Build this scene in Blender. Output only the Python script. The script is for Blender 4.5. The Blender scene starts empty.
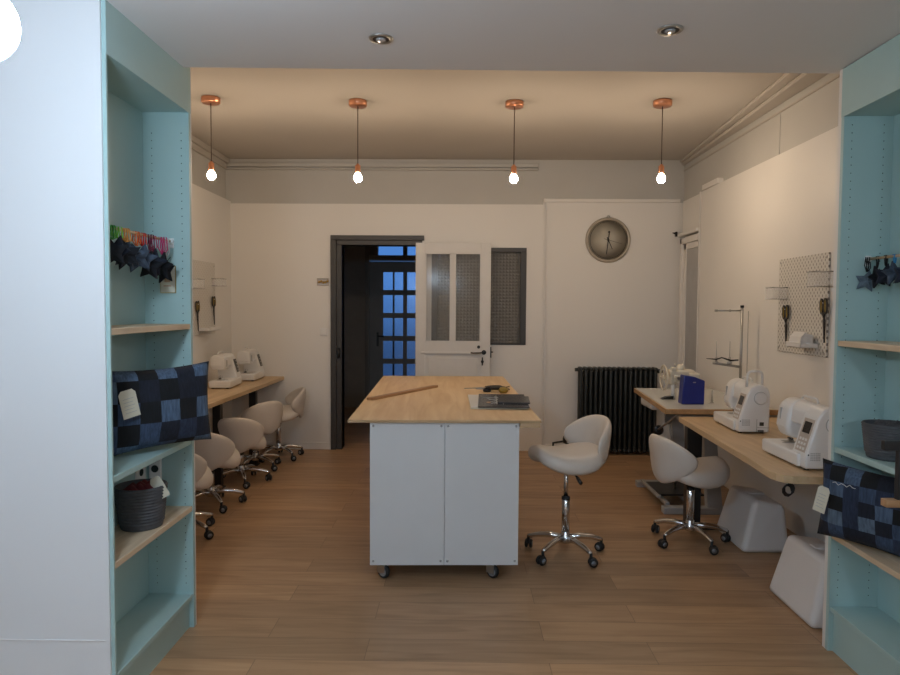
import bpy, bmesh, math, random
from mathutils import Vector, Matrix, noise
random.seed(7)
PI = math.pi
C = bpy.context.scene.collection
SC = bpy.context.scene

# ---------------------------------------------------------------- materials
def new_mat(name):
    m = bpy.data.materials.new(name); m.use_nodes = True
    nt = m.node_tree; b = nt.nodes['Principled BSDF']
    return m, nt, b
def nd(nt, t, **k):
    n = nt.nodes.new(t)
    for a, v in k.items(): setattr(n, a, v)
    return n
def lk(nt, a, b): nt.links.new(a, b)
def math_n(nt, op, a, b=None, c=None):
    n = nd(nt, 'ShaderNodeMath', operation=op)
    for i, v in enumerate((a, b, c)):
        if v is None: continue
        if isinstance(v, (int, float)): n.inputs[i].default_value = v
        else: lk(nt, v, n.inputs[i])
    return n.outputs[0]
def ramp(nt, fac, stops, const=False):
    r = nd(nt, 'ShaderNodeValToRGB')
    if const: r.color_ramp.interpolation = 'CONSTANT'
    els = r.color_ramp.elements
    while len(els) < len(stops): els.new(0.5)
    for e, (p, c) in zip(els, stops): e.position = p; e.color = (*c, 1)
    lk(nt, fac, r.inputs[0]); return r.outputs[0]
def plain(name, col, rough=.5, metal=0, vary=.06, scale=8, bump=0, bscale=60, **k):
    m, nt, b = new_mat(name)
    tc = nd(nt, 'ShaderNodeTexCoord'); n = nd(nt, 'ShaderNodeTexNoise')
    n.inputs['Scale'].default_value = scale; n.inputs['Detail'].default_value = 4
    lk(nt, tc.outputs['Object'], n.inputs['Vector'])
    lo = tuple(c*(1-vary) for c in col); hi = tuple(min(1, c*(1+vary)) for c in col)
    lk(nt, ramp(nt, n.outputs[0], [(.3, lo), (.7, hi)]), b.inputs['Base Color'])
    b.inputs['Roughness'].default_value = rough; b.inputs['Metallic'].default_value = metal
    if bump:
        n2 = nd(nt, 'ShaderNodeTexNoise'); n2.inputs['Scale'].default_value = bscale
        lk(nt, tc.outputs['Object'], n2.inputs['Vector'])
        bp = nd(nt, 'ShaderNodeBump'); bp.inputs['Strength'].default_value = bump; bp.inputs['Distance'].default_value = .003
        lk(nt, n2.outputs[0], bp.inputs['Height']); lk(nt, bp.outputs[0], b.inputs['Normal'])
    for a, v in k.items(): b.inputs[a.replace('_', ' ')].default_value = v
    return m
def emit(name, col, s):
    m, nt, b = new_mat(name)
    b.inputs['Base Color'].default_value = (*[c for c in col], 1)
    b.inputs['Emission Color'].default_value = (*col, 1); b.inputs['Emission Strength'].default_value = s
    return m
def wood(name, c1, c2, axis='x', rough=.5, gs=1.0, knots=True):
    m, nt, b = new_mat(name)
    tc = nd(nt, 'ShaderNodeTexCoord'); mp = nd(nt, 'ShaderNodeMapping')
    s = {'x': (1.2, 14, 14), 'y': (14, 1.2, 14), 'z': (14, 14, 1.2)}[axis]
    mp.inputs['Scale'].default_value = tuple(v*gs for v in s)
    lk(nt, tc.outputs['Object'], mp.inputs[0])
    n = nd(nt, 'ShaderNodeTexNoise'); n.inputs['Scale'].default_value = 1.6; n.inputs['Detail'].default_value = 6; n.inputs['Distortion'].default_value = .8
    lk(nt, mp.outputs[0], n.inputs['Vector'])
    lk(nt, ramp(nt, n.outputs[0], [(.32, c1), (.68, c2)]), b.inputs['Base Color'])
    b.inputs['Roughness'].default_value = rough
    return m
def floor_mat():
    m, nt, b = new_mat('oak laminate')
    tc = nd(nt, 'ShaderNodeTexCoord'); mp = nd(nt, 'ShaderNodeMapping'); mp.inputs['Location'].default_value = (.4, .07, 0)
    lk(nt, tc.outputs['Object'], mp.inputs[0])
    br = nd(nt, 'ShaderNodeTexBrick'); br.offset = .37; br.squash = 1
    br.inputs['Scale'].default_value = 1; br.inputs['Brick Width'].default_value = 1.25; br.inputs['Row Height'].default_value = .19
    br.inputs['Mortar Size'].default_value = .0016; br.inputs['Mortar Smooth'].default_value = .3
    br.inputs['Color1'].default_value = (.2, .2, .2, 1); br.inputs['Color2'].default_value = (.8, .8, .8, 1); br.inputs['Mortar'].default_value = (.4, .4, .4, 1)
    lk(nt, mp.outputs[0], br.inputs['Vector'])
    mp2 = nd(nt, 'ShaderNodeMapping'); mp2.inputs['Scale'].default_value = (1.1, 11, 1)
    lk(nt, tc.outputs['Object'], mp2.inputs[0])
    off = nd(nt, 'ShaderNodeVectorMath', operation='ADD'); lk(nt, mp2.outputs[0], off.inputs[0])
    sc = nd(nt, 'ShaderNodeVectorMath', operation='SCALE'); lk(nt, br.outputs['Color'], sc.inputs[0]); sc.inputs['Scale'].default_value = 9
    lk(nt, sc.outputs[0], off.inputs[1])
    n = nd(nt, 'ShaderNodeTexNoise'); n.inputs['Scale'].default_value = 1.7; n.inputs['Detail'].default_value = 7; n.inputs['Distortion'].default_value = 1.1
    lk(nt, off.outputs[0], n.inputs['Vector'])
    grain = ramp(nt, n.outputs[0], [(.28, (.35, .21, .112)), (.5, (.44, .272, .15)), (.74, (.51, .325, .187))])
    mx = nd(nt, 'ShaderNodeMix', data_type='RGBA', blend_type='MULTIPLY'); mx.inputs[0].default_value = 1
    lk(nt, grain, mx.inputs[6])
    lk(nt, ramp(nt, br.outputs['Color'], [(.2, (.84, .84, .85)), (.8, (1.12, 1.1, 1.08))]), mx.inputs[7])
    mx2 = nd(nt, 'ShaderNodeMix', data_type='RGBA', blend_type='MIX')
    lk(nt, math_n(nt, 'MULTIPLY', br.outputs['Fac'], .6), mx2.inputs[0]); lk(nt, mx.outputs[2], mx2.inputs[6]); mx2.inputs[7].default_value = (.09, .05, .03, 1)
    lk(nt, mx2.outputs[2], b.inputs['Base Color'])
    b.inputs['Roughness'].default_value = .42
    bp = nd(nt, 'ShaderNodeBump'); bp.inputs['Strength'].default_value = .12; bp.inputs['Distance'].default_value = .002
    lk(nt, n.outputs[0], bp.inputs['Height']); lk(nt, bp.outputs[0], b.inputs['Normal'])
    return m
def denim_patch(name, cell, seed, g=1.0):
    m, nt, b = new_mat(name)
    tc = nd(nt, 'ShaderNodeTexCoord')
    mp = nd(nt, 'ShaderNodeMapping'); mp.inputs['Scale'].default_value = (1/cell[0], 0, 1/cell[1]); mp.inputs['Location'].default_value = (seed, 0, seed*.7+.3)
    lk(nt, tc.outputs['Object'], mp.inputs[0])
    wn = nd(nt, 'ShaderNodeTexNoise'); wn.inputs['Scale'].default_value = 9; lk(nt, tc.outputs['Object'], wn.inputs['Vector'])
    fl = nd(nt, 'ShaderNodeVectorMath', operation='FLOOR'); lk(nt, mp.outputs[0], fl.inputs[0])
    w = nd(nt, 'ShaderNodeTexWhiteNoise'); lk(nt, fl.outputs[0], w.inputs['Vector'])
    # neighbouring squares alternate between dark and light denim
    sep = nd(nt, 'ShaderNodeSeparateXYZ'); lk(nt, fl.outputs[0], sep.inputs[0])
    par = math_n(nt, 'ABSOLUTE', math_n(nt, 'MODULO', math_n(nt, 'ADD', sep.outputs[0], sep.outputs[2]), 2))
    v = math_n(nt, 'ADD', math_n(nt, 'MULTIPLY', w.outputs['Value'], .68), math_n(nt, 'MULTIPLY', par, .30))
    col = ramp(nt, v, [(0, (.005, .006, .009)), (.26, (.010, .014, .028)), (.45, (.022, .036, .075)), (.58, (.045, .075, .14)), (.74, (.085, .135, .22)), (.9, (.12, .175, .25))], True)
    n = nd(nt, 'ShaderNodeTexNoise'); n.inputs['Scale'].default_value = 1; n.inputs['Detail'].default_value = 5
    mp3 = nd(nt, 'ShaderNodeMapping'); mp3.inputs['Scale'].default_value = (140, 140, 18); lk(nt, tc.outputs['Object'], mp3.inputs[0]); lk(nt, mp3.outputs[0], n.inputs['Vector'])
    mx = nd(nt, 'ShaderNodeMix', data_type='RGBA', blend_type='MULTIPLY'); mx.inputs[0].default_value = 1
    lk(nt, col, mx.inputs[6]); lk(nt, ramp(nt, n.outputs[0], [(.3, (.65*g, .65*g, .65*g)), (.7, (1.4*g, 1.4*g, 1.4*g))]), mx.inputs[7])
    lk(nt, mx.outputs[2], b.inputs['Base Color']); b.inputs['Roughness'].default_value = .9
    return m
def peg_mat(name, ax, dk):
    m, nt, b = new_mat(name)
    tc = nd(nt, 'ShaderNodeTexCoord'); s = nd(nt, 'ShaderNodeSeparateXYZ'); lk(nt, tc.outputs['Object'], s.inputs[0])
    P = .04
    def dots(du, dv):
        u = math_n(nt, 'SUBTRACT', math_n(nt, 'FRACT', math_n(nt, 'ADD', math_n(nt, 'DIVIDE', s.outputs[ax], P), du)), .5)
        v = math_n(nt, 'SUBTRACT', math_n(nt, 'FRACT', math_n(nt, 'ADD', math_n(nt, 'DIVIDE', s.outputs[2], P), dv)), .5)
        d = math_n(nt, 'ADD', math_n(nt, 'POWER', math_n(nt, 'DIVIDE', u, .11), 2), math_n(nt, 'POWER', math_n(nt, 'DIVIDE', v, .22), 2))
        return math_n(nt, 'LESS_THAN', d, 1)
    k = math_n(nt, 'MAXIMUM', dots(0, 0), dots(.5, .5))
    lk(nt, ramp(nt, k, [(0, (.66, .64, .6)), (1, (dk, dk*.9, dk*.8))]), b.inputs['Base Color']); b.inputs['Roughness'].default_value = .5
    return m
def glass_mat(name, col, rough, trans=1.0, grid=None, ior=1.45):
    m, nt, b = new_mat(name)
    b.inputs['Base Color'].default_value = (*col, 1); b.inputs['Roughness'].default_value = rough
    b.inputs['Transmission Weight'].default_value = trans; b.inputs['IOR'].default_value = ior
    if grid:
        tc = nd(nt, 'ShaderNodeTexCoord'); s = nd(nt, 'ShaderNodeSeparateXYZ'); lk(nt, tc.outputs['Object'], s.inputs[0])
        h = None
        for i in (0, 2):
            f = math_n(nt, 'ABSOLUTE', math_n(nt, 'SINE', math_n(nt, 'MULTIPLY', s.outputs[i], PI/grid)))
            h = f if h is None else math_n(nt, 'MULTIPLY', h, f)
        bp = nd(nt, 'ShaderNodeBump'); bp.inputs['Strength'].default_value = 1; bp.inputs['Distance'].default_value = .006
        lk(nt, h, bp.inputs['Height']); lk(nt, bp.outputs[0], b.inputs['Normal'])
    return m

M = dict(
 white=plain('white wall paint', (.74, .72, .69), .55, vary=.02, scale=1.5, bump=.05),
 panel=plain('white wall panel', (.78, .76, .73), .45, vary=.015, scale=1),
 upper=plain('greyed plaster', (.54, .53, .505), .8, vary=.05, scale=1.2, bump=.2, bscale=12),
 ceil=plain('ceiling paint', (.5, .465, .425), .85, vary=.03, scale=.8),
 soffit=plain('soffit paint', (.8, .79, .8), .75, vary=.02, scale=.8),
 teal=plain('duck egg blue paint', (.40, .565, .56), .45, vary=.03, scale=3),
 jamb=plain('cool white lacquer', (.76, .77, .79), .3, vary=.012, scale=1),
 hole=plain('dark hole', (.02, .03, .03), .9),
 floor=floor_mat(),
 ply=wood('birch plywood', (.66, .45, .25), (.8, .6, .38), 'y', .5, .7),
 plyedge=wood('plywood edge', (.4, .26, .13), (.62, .43, .25), 'x', .6, 2),
 desk=wood('oak worktop', (.52, .36, .2), (.66, .48, .29), 'y', .42, .9),
 shelfwood=wood('raw pine shelf', (.56, .42, .28), (.72, .58, .42), 'y', .6),
 ruler=wood('brown wood', (.3, .16, .07), (.42, .24, .12), 'x', .5, 1.5),
 melamine=plain('white melamine', (.7, .71, .72), .35, vary=.01),
 dgrey=plain('dark grey paint', (.045, .043, .042), .45, vary=.08),
 hallwall=plain('hall grey paint', (.42, .40, .38), .7, vary=.05),
 halldoor=plain('hall door paint', (.24, .23, .22), .5, vary=.05),
 doorwhite=plain('door white paint', (.68, .665, .645), .4, vary=.02),
 iron=plain('cast iron paint', (.020, .024, .024), .42, vary=.2),
 black=plain('black metal', (.012, .012, .013), .4, vary=.2),
 rubber=plain('black plastic', (.015, .015, .015), .55, vary=.2),
 tyre=plain('grey tyre', (.25, .26, .28), .5),
 chrome=plain('chrome', (.75, .75, .76), .16, 1, vary=.02),
 steel=plain('brushed steel', (.45, .45, .45), .35, 1, vary=.05),
 copper=plain('copper', (.85, .4, .24), .28, 1, vary=.04),
 leather=plain('cream leatherette', (.66, .6, .54), .42, vary=.03, scale=5, bump=.12, bscale=220),
 plastic=plain('white plastic', (.76, .755, .75), .3, vary=.01),
 cream=plain('cream enamel', (.72, .66, .54), .3, vary=.03),
 lgrey=plain('light grey plastic', (.42, .42, .42), .45),
 beige=plain('beige plastic', (.5, .43, .37), .4),
 screen=plain('screen glass', (.02, .018, .018), .12),
 blue=plain('royal blue plastic', (.008, .02, .2), .35, vary=.1),
 tabletop=plain('pale laminate', (.6, .6, .56), .22, vary=.02),
 basket=plain('charcoal cord', (.085, .087, .095), .75, vary=.15, scale=40),
 basketin=plain('basket filling', (.06, .055, .06), .8, vary=.5, scale=25),
 burg=plain('burgundy cloth', (.13, .015, .02), .85, vary=.3, scale=30),
 paper=plain('cream card', (.66, .62, .5), .7, vary=.03),
 gold=plain('brass', (.6, .4, .12), .3, 1),
 goldhandle=plain('ochre handle', (.3, .2, .03), .4),
 cover=plain('hard case plastic', (.76, .74, .73), .38, vary=.01),
 clock=plain('clock face grey', (.5, .47, .4), .5, vary=.02),
 clockrim=plain('clock rim', (.42, .37, .3), .3, .1),
 cord=plain('cable', (.08, .05, .035), .6),
 ink=plain('dark ink', (.03, .03, .03), .6),
 white_ink=plain('white print', (.7, .7, .68), .6),
 mag=plain('dark glossy cover', (.035, .035, .04), .25, vary=.5, scale=14),
 skin=plain('skin tone print', (.5, .32, .2), .6),
 tubrim=plain('tub rim', (.3, .29, .27), .2, Alpha=.6), clearp=plain('clear plastic', (.8, .8, .8), .45, Alpha=.14),
 doorglass=plain('door glass', (.5, .5, .48), .12, Alpha=.12),
 gridglass=glass_mat('square relief glass', (.36, .36, .35), .12, .55, .034),
 duskglass=glass_mat('frosted pane', (.75, .85, .95), .14, 1),
 bulb=emit('lit warm bulb', (1, .77, .54), 235),
 globe=emit('lit globe', (.66, .83, 1), 125),
 lampcool=emit('cool ceiling lamp', (.74, .87, 1), 30),
 lens=plain('spot lens', (.5, .5, .5), .15, .4),
 cush1=denim_patch('denim patchwork', (.083, .088), 3.2, .85), cush2=denim_patch('denim patchwork fine', (.062, .06), 11.7, .72),
 den_dark=plain('black denim', (.007, .008, .012), .95, vary=.3, scale=40),
 den_navy=plain('navy denim', (.014, .018, .032), .95, vary=.3, scale=40),
 den_mid=plain('mid denim', (.05, .07, .105), .95, vary=.4, scale=40),
 den_grey=plain('faded denim', (.1, .14, .18), .95, vary=.3, scale=40),
)
def cloth(name, c): 
    if name not in M: M[name] = plain(name, c, .8, vary=.15, scale=50)
    return M[name]

# ---------------------------------------------------------------- builder
class B:
    """collects shapes; build() links them as one mesh"""
    def __init__(s): s.bm = bmesh.new(); s.mi = 0; s.mats = []
    def use(s, mat):
        if mat not in s.mats: s.mats.append(mat)
        s.mi = s.mats.index(mat); return s
    def _new(s, verts, faces, smooth=False, T=None):
        vs = [s.bm.verts.new(T @ Vector(v) if T else v) for v in verts]
        out = []
        for f in faces:
            try: fc = s.bm.faces.new([vs[i] for i in f])
            except ValueError: continue
            fc.material_index = s.mi; fc.smooth = smooth; out.append(fc)
        return out
    def bevel(s, faces, r, seg=2, angle=.5):
        bmesh.ops.recalc_face_normals(s.bm, faces=faces)
        for f in faces: f.normal_update()
        es = {e for f in faces for e in f.edges if len(e.link_faces) == 2 and e.calc_face_angle(0) > angle}
        res = bmesh.ops.bevel(s.bm, geom=list(es), offset=r, segments=seg, profile=.5, affect='EDGES', clamp_overlap=True)
        for f in res['faces']: f.material_index = s.mi; f.smooth = True
    def box(s, x0, x1, y0, y1, z0, z1, r=0, seg=2, T=None):
        v = [(x, y, z) for z in (z0, z1) for y in (y0, y1) for x in (x0, x1)]
        f = [(0, 2, 3, 1), (4, 5, 7, 6), (0, 1, 5, 4), (2, 6, 7, 3), (0, 4, 6, 2), (1, 3, 7, 5)]
        fs = s._new(v, f, False, T)
        if r: s.bevel(fs, r, seg)
        return s
    def prism(s, pts, a, b, axis='y', r=0, seg=2, T=None):
        """polygon pts in the plane across axis, extruded a..b"""
        n = len(pts)
        def mk(p, t): return {'x': (t, p[0], p[1]), 'y': (p[0], t, p[1]), 'z': (p[0], p[1], t)}[axis]
        v = [mk(p, a) for p in pts] + [mk(p, b) for p in pts]
        fs = s._new(v, [tuple(range(n)), tuple(range(2*n-1, n-1, -1))] + [(i, i+n, (i+1) % n+n, (i+1) % n) for i in range(n)], False, T)
        bmesh.ops.recalc_face_normals(s.bm, faces=fs)
        if r: s.bevel(fs, r, seg)
        return s
    def lathe(s, prof, c=(0, 0, 0), n=24, axis='z', T=None, smooth=True, cap=True):
        v = []; f = []
        for (r, h) in prof:
            for i in range(n):
                a = 2*PI*i/n; p = (r*math.cos(a), r*math.sin(a), h)
                p = {'z': p, 'y': (p[0], p[2], p[1]), 'x': (p[2], p[0], p[1])}[axis]
                v.append((c[0]+p[0], c[1]+p[1], c[2]+p[2]))
        for k in range(len(prof)-1):
            for i in range(n):
                j = (i+1) % n; f.append((k*n+i, k*n+j, (k+1)*n+j, (k+1)*n+i))
        if cap and prof[0][0] > 1e-5: f.append(tuple(range(n))[::-1])
        if cap and prof[-1][0] > 1e-5: f.append(tuple((len(prof)-1)*n+i for i in range(n)))
        fs = s._new(v, f, smooth, T)
        if smooth:
            for q in fs:
                if len(q.verts) > 4: q.smooth = False
        bmesh.ops.remove_doubles(s.bm, verts=list({w for q in fs if q.is_valid for w in q.verts}), dist=1e-5)
        return s
    def cyl(s, c, r, h, axis='z', n=20, T=None): return s.lathe([(r, 0), (r, h)], c, n, axis, T)
    def sphere(s, c, r, n=20, m=12, sq=(1, 1, 1)):
        v = [(c[0], c[1], c[2]-r*sq[2])]; f = []
        for k in range(1, m):
            t = PI*k/m-PI/2
            for i in range(n):
                a = 2*PI*i/n; v.append((c[0]+r*sq[0]*math.cos(t)*math.cos(a), c[1]+r*sq[1]*math.cos(t)*math.sin(a), c[2]+r*sq[2]*math.sin(t)))
        v.append((c[0], c[1], c[2]+r*sq[2])); L = len(v)-1
        for i in range(n):
            j = (i+1) % n
            f.append((0, 1+j, 1+i)); f.append((L, 1+(m-2)*n+i, 1+(m-2)*n+j))
            for k in range(m-2): f.append((1+k*n+i, 1+k*n+j, 1+(k+1)*n+j, 1+(k+1)*n+i))
        s._new(v, f, True); return s
    def tube(s, path, r, n=10, closed=False):
        P = [Vector(p) for p in path]; m = len(P); rings = []; up = Vector((0, 0, 1)); prev = None
        for i, p in enumerate(P):
            a = P[(i-1) % m] if (i or closed) else p; b = P[(i+1) % m] if (i < m-1 or closed) else p
            t = (b-a).normalized()
            if prev is None:
                q = up if abs(t.z) < .9 else Vector((1, 0, 0)); x = t.cross(q).normalized()
            else: x = (prev - t*prev.dot(t)).normalized()
            prev = x; y = t.cross(x); rr = r[i] if isinstance(r, (list, tuple)) else r
            rings.append([p+x*rr*math.cos(2*PI*k/n)+y*rr*math.sin(2*PI*k/n) for k in range(n)])
        v = [q for g in rings for q in g]; f = []
        for i in range(m if closed else m-1):
            i2 = (i+1) % m
            for k in range(n): f.append((i*n+k, i*n+(k+1) % n, i2*n+(k+1) % n, i2*n+k))
        if not closed: f.append(tuple(range(n))[::-1]); f.append(tuple((m-1)*n+k for k in range(n)))
        fs = s._new(v, f, True); bmesh.ops.recalc_face_normals(s.bm, faces=fs); return s
    def pad(s, fn, rings=8, segs=40):
        """closed cushion: fn(rho, theta, side) -> point"""
        v = []; f = []; idx = {}
        for side in (1, -1):
            for k in range(rings+1):
                for i in range(segs):
                    if side == -1 and k == rings: idx[(side, k, i)] = idx[(1, k, i)]; continue
                    if k == 0 and i: idx[(side, 0, i)] = idx[(side, 0, 0)]; continue
                    idx[(side, k, i)] = len(v); v.append(fn(math.sin(k/rings*PI/2), 2*PI*i/segs, side))
        for side in (1, -1):
            for k in range(rings):
                for i in range(segs):
                    j = (i+1) % segs
                    q = [idx[(side, k, i)], idx[(side, k+1, i)], idx[(side, k+1, j)], idx[(side, k, j)]]
                    if k == 0: q = q[:3]
                    f.append(tuple(q if side == 1 else q[::-1]))
        fs = s._new(v, f, True); bmesh.ops.recalc_face_normals(s.bm, faces=fs); return s
    def build(s, name, mat=None, parent=None, world=False):
        if not s.mats and mat: s.mats.append(mat)
        if world and parent is not None:
            bmesh.ops.transform(s.bm, matrix=root_matrix(parent).inverted(), verts=s.bm.verts)
        me = bpy.data.meshes.new(name); s.bm.to_mesh(me); s.bm.free()
        for m in s.mats: me.materials.append(m)
        o = bpy.data.objects.new(name, me); C.objects.link(o); o.parent = parent
        return o
def root_matrix(o):
    while o.parent: o = o.parent
    return Matrix.Translation(o.location) @ o.rotation_euler.to_matrix().to_4x4()
def tag(o, label, cat, group=None):
    o['label'] = label; o['category'] = cat
    if group: o['group'] = group
    return o
def thing(name, label, cat, loc=(0, 0, 0), rz=0, group=None):
    o = bpy.data.objects.new(name, None); C.objects.link(o); o.location = loc; o.rotation_euler = (0, 0, rz)
    o.empty_display_size = .05
    return tag(o, label, cat, group)
def solo(b, name, mat, label, cat, loc=(0, 0, 0), rz=0, group=None, world=False):
    """a thing that is one mesh; world=True: shapes were given in world space"""
    if world:
        T = (Matrix.Translation(loc) @ Matrix.Rotation(rz, 4, 'Z')).inverted()
        bmesh.ops.transform(b.bm, matrix=T, verts=b.bm.verts)
    o = b.build(name, mat); o.location = loc; o.rotation_euler = (0, 0, rz)
    return tag(o, label, cat, group)
def struct(name, b, mat=None, parent=None):
    o = b.build(name, mat, parent)
    if parent is None: o['kind'] = 'structure'
    return o
def dup(root, loc, rz, label, group=None):
    r = root.copy(); C.objects.link(r); r.location = loc; r.rotation_euler = (0, 0, rz); r['label'] = label
    if group: r['group'] = group
    def rec(src, dst):
        for ch in list(src.children):
            c = ch.copy(); C.objects.link(c); c.parent = dst; rec(ch, c)
    rec(root, r); return r

# ---------------------------------------------------------------- room shell
XL, XR, YB, ZC = -2.46, 2.31, 7.03, 3.04
struct('floor', B().box(-3.2, 3.2, -2.6, 10.3, -.08, 0), M['floor'])
struct('ceiling', B().box(XL-.1, XR+.1, 2.95, YB+.12, ZC, ZC+.08), M['ceil'])
# beam soffit between the two bookcases, slightly out of level
b = B(); b.prism([(-3.2, 2.575), (3.2, 2.520), (3.2, 2.95), (-3.2, 2.95)], 2.30, 3.0, 'y'); struct('trim_1', b, M['soffit'])
struct('ceiling_front', B().box(-3.2, 3.2, -2.6, 2.30, 2.62, 2.72), M['soffit'])
# rear room walls
struct('wall_left', B().box(XL-.1, XL, 3.0, YB, 0, ZC), M['upper'])
struct('wall_right', B().box(XR, XR+.1, 3.0, YB, 0, ZC), M['upper'])
DX0, DX1, DZ = -1.24, -.45, 2.15
WX0, WX1, WZ0, WZ1 = -.30, .687, 1.118, 2.129
b = B()
for x0, x1, z0, z1 in ((XL-.1, DX0, 0, ZC), (DX0, DX1, DZ, ZC), (DX1, WX0, 0, ZC), (WX0, WX1, 0, WZ0), (WX0, WX1, WZ1, ZC), (WX1, XR+.1, 0, ZC)):
    b.box(x0, x1, YB, YB+.12, z0, z1)
struct('wall_back', b, M['upper'])
# white cladding, a little proud of the plaster, up to picture-rail height
PT = 2.577
b = B()
for x0, x1, z0, z1 in ((-2.405, DX0-.1, 0, PT), (DX0-.1, DX1+.04, DZ+.09, PT), (DX1+.04, WX0, 0, PT), (WX0, WX1, 0, WZ0), (WX0, WX1, WZ1, PT), (WX1, .855, 0, PT)):
    b.box(x0, x1, YB-.02, YB, z0, z1)
struct('trim_2', b, M['panel'])
struct('trim_3', B().box(.90, XR, YB-.018, YB, 0, 2.60), M['panel'])
b = B(); b.box(.855, .865, YB-.03, YB, 0, 2.61); b.box(.888, .90, YB-.035, YB, 0, 2.62); b.box(.865, .888, YB-.012, YB, 0, 2.61)
b.box(.855, 2.26, YB-.045, YB, 2.60, 2.635, .006); struct('trim_4', b, M['panel'])
struct('trim_5', B().box(XL, XL+.055, 3.1, YB, 0, 2.60), M['panel'])
struct('trim_13', B().box(XR-.064, XR-.0505, 6.385, 6.402, 0, 2.607, .002), M['doorwhite'])
struct('trim_6', B().box(XR-.05, XR, 3.0, 6.40, 0, 2.605), M['panel'])
b = B(); b.box(XL, .80, YB-.03, YB, 2.955, 3.0, .008); b.box(XL, .80, YB-.045, YB, 2.925, 2.945, .006); struct('trim_7', b, M['upper'])
b = B(); b.prism([(XR, 3.0), (XR-.30, 3.0), (XR-.05, YB), (XR, YB)], 3.015, ZC, 'z', .006)
b.prism([(XR, 3.0), (XR-.20, 3.0), (XR-.03, YB), (XR, YB)], 2.985, 3.015, 'z', .01); b.box(XR-.012, XR, 3.0, YB, 2.925, 2.94, .003); struct('trim_8', b, M['ceil'])
b = B(); b.box(XL, XL+.05, 3.1, YB, 2.985, ZC, .008); b.box(XL, XL+.03, 3.1, YB, 2.93, 2.985, .006); struct('trim_9', b, M['ceil'])
struct('trim_10', B().box(XR-.004, XR, 4.95, 4.96, 2.61, 2.92), M['upper'])
struct('trim_11', B().box(XR-.06, XR, 5.98, 6.35, 2.61, 2.66, .006), M['panel'])
struct('baseboard_back', B().box(-2.405, DX0-.115, YB-.035, YB-.02, 0, .075, .004), M['panel'])
struct('baseboard_back_right', B().box(.90, XR-.02, YB-.035, YB-.018, 0, .075, .004), M['panel'])
struct('baseboard_left', B().box(XL+.055, XL+.07, 3.1, YB-.02, 0, .075, .004), M['panel'])
# front partition: a skin to each room with the bookcases between
BL, BR = -1.235, 1.63
b = B(); b.box(XL, BL, 3.075, 3.085, 0, ZC); struct('wall_front_left', b, M['panel'])
b = B(); b.box(BR, XR, 2.937, 2.962, 0, ZC); struct('wall_front_right', b, M['panel'])
struct('wall_near_left', B().box(-3.2, BL-.013, 2.335, 2.345, 0, 2.62), M['jamb'])
struct('wall_near_right', B().box(BR+.006, 3.2, 2.02, 2.05, 0, 2.62), M['jamb'])
struct('wall_side_left', B().box(-3.3, -3.2, -2.6, 3.1, 0, 2.72), M['white'])
struct('wall_side_right', B().box(3.2, 3.3, -2.6, 3.0, 0, 2.72), M['white'])
struct('wall_near', B().box(-3.3, 3.3, -2.7, -2.6, 0, 2.72), M['white'])
# hallway beyond the door
b = B(); b.box(-2.4, -2.3, YB+.12, 10.2, 0, 2.9); struct('wall_hall_left', b, M['hallwall'])
b = B(); b.box(1.0, 1.1, YB+.12, 10.2, 0, 2.9); struct('wall_hall_right', b, M['hallwall'])
b = B(); b.box(-2.4, 1.1, YB+.12, 10.2, 2.9, 3.0); struct('ceiling_hall', b, M['hallwall'])
b = B(); b.box(-2.4, -1.42, 10.0, 10.12, 0, 2.9); b.box(-.22, 1.1, 10.0, 10.12, 0, 2.9); b.box(-1.42, -.22, 10.0, 10.12, 2.5, 2.9); b.box(-1.42, -.22, 10.0, 10.12, 2.2, 2.28)
struct('wall_hall_back', b, M['hallwall'])
# fine line along the lower edge of the near white wall
struct('trim_12', B().box(-2.6, BL-.03, 2.3325, 2.335, .298, .301), M['soffit'])

# ---------------------------------------------------------------- door to the hall (door_1 frame + open white leaf)
def frame_part(parent): 
    b = B()
    b.box(DX0-.115, DX0-.055, YB-.045, YB+.14, 0, DZ+.05, .004); b.box(DX0-.055, DX0, YB-.03, YB+.14, 0, DZ, .004)
    b.box(DX0-.115, DX1+.07, YB-.045, YB+.14, DZ+.05, DZ+.10, .004); b.box(DX0-.055, DX1+.05, YB-.03, YB+.14, DZ, DZ+.05, .004)
    b.box(DX1, DX1+.05, YB-.018, YB+.14, 0, DZ, .004)
    return b.build('door_frame', M['dgrey'], parent)
d1 = bpy.data.objects.new('door_1', None); C.objects.link(d1); d1['kind'] = 'structure'
frame_part(d1)
b = B(); b.cyl((DX0-.03, YB-.036, .97), .011, .10); b.box(DX0-.052, DX0-.008, YB-.034, YB-.028, .96, 1.08); b.build('hinge', M['black'], d1)
# open leaf, folded back against the wall over the inner window
leaf = thing('glazed_door', 'white half glazed door folded open against the back wall', 'door', (-.462, 6.925, .01), math.radians(-2.2))
W, Hh = .775, 2.16
px = [(.10, .365), (.405, .675)]       # two panes, local x
b = B()
b.box(0, .10, 0, .04, 0, Hh, .003); b.box(.675, W, 0, .04, 0, Hh, .003)
b.box(.10, .675, 0, .04, 2.055, Hh, .002); b.box(.10, .675, 0, .04, 1.035, 1.14, .002); b.box(.10, .675, 0, .04, 0, .2, .002)
b.box(.365, .405, .002, .038, 1.14, 2.055, .002)
b.box(.10, .675, .012, .028, .2, 1.035)
b.box(.13, .645, .004, .03, .24, .975, .006)
b.box(.06, .70, -.008, .0, 1.015, 1.037, .003)
b.build('door_leaf', M['doorwhite'], leaf)
for x0, x1 in px: B().box(x0+.001, x1-.001, .018, .022, 1.142, 2.053).build('pane', M['doorglass'], leaf)
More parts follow.
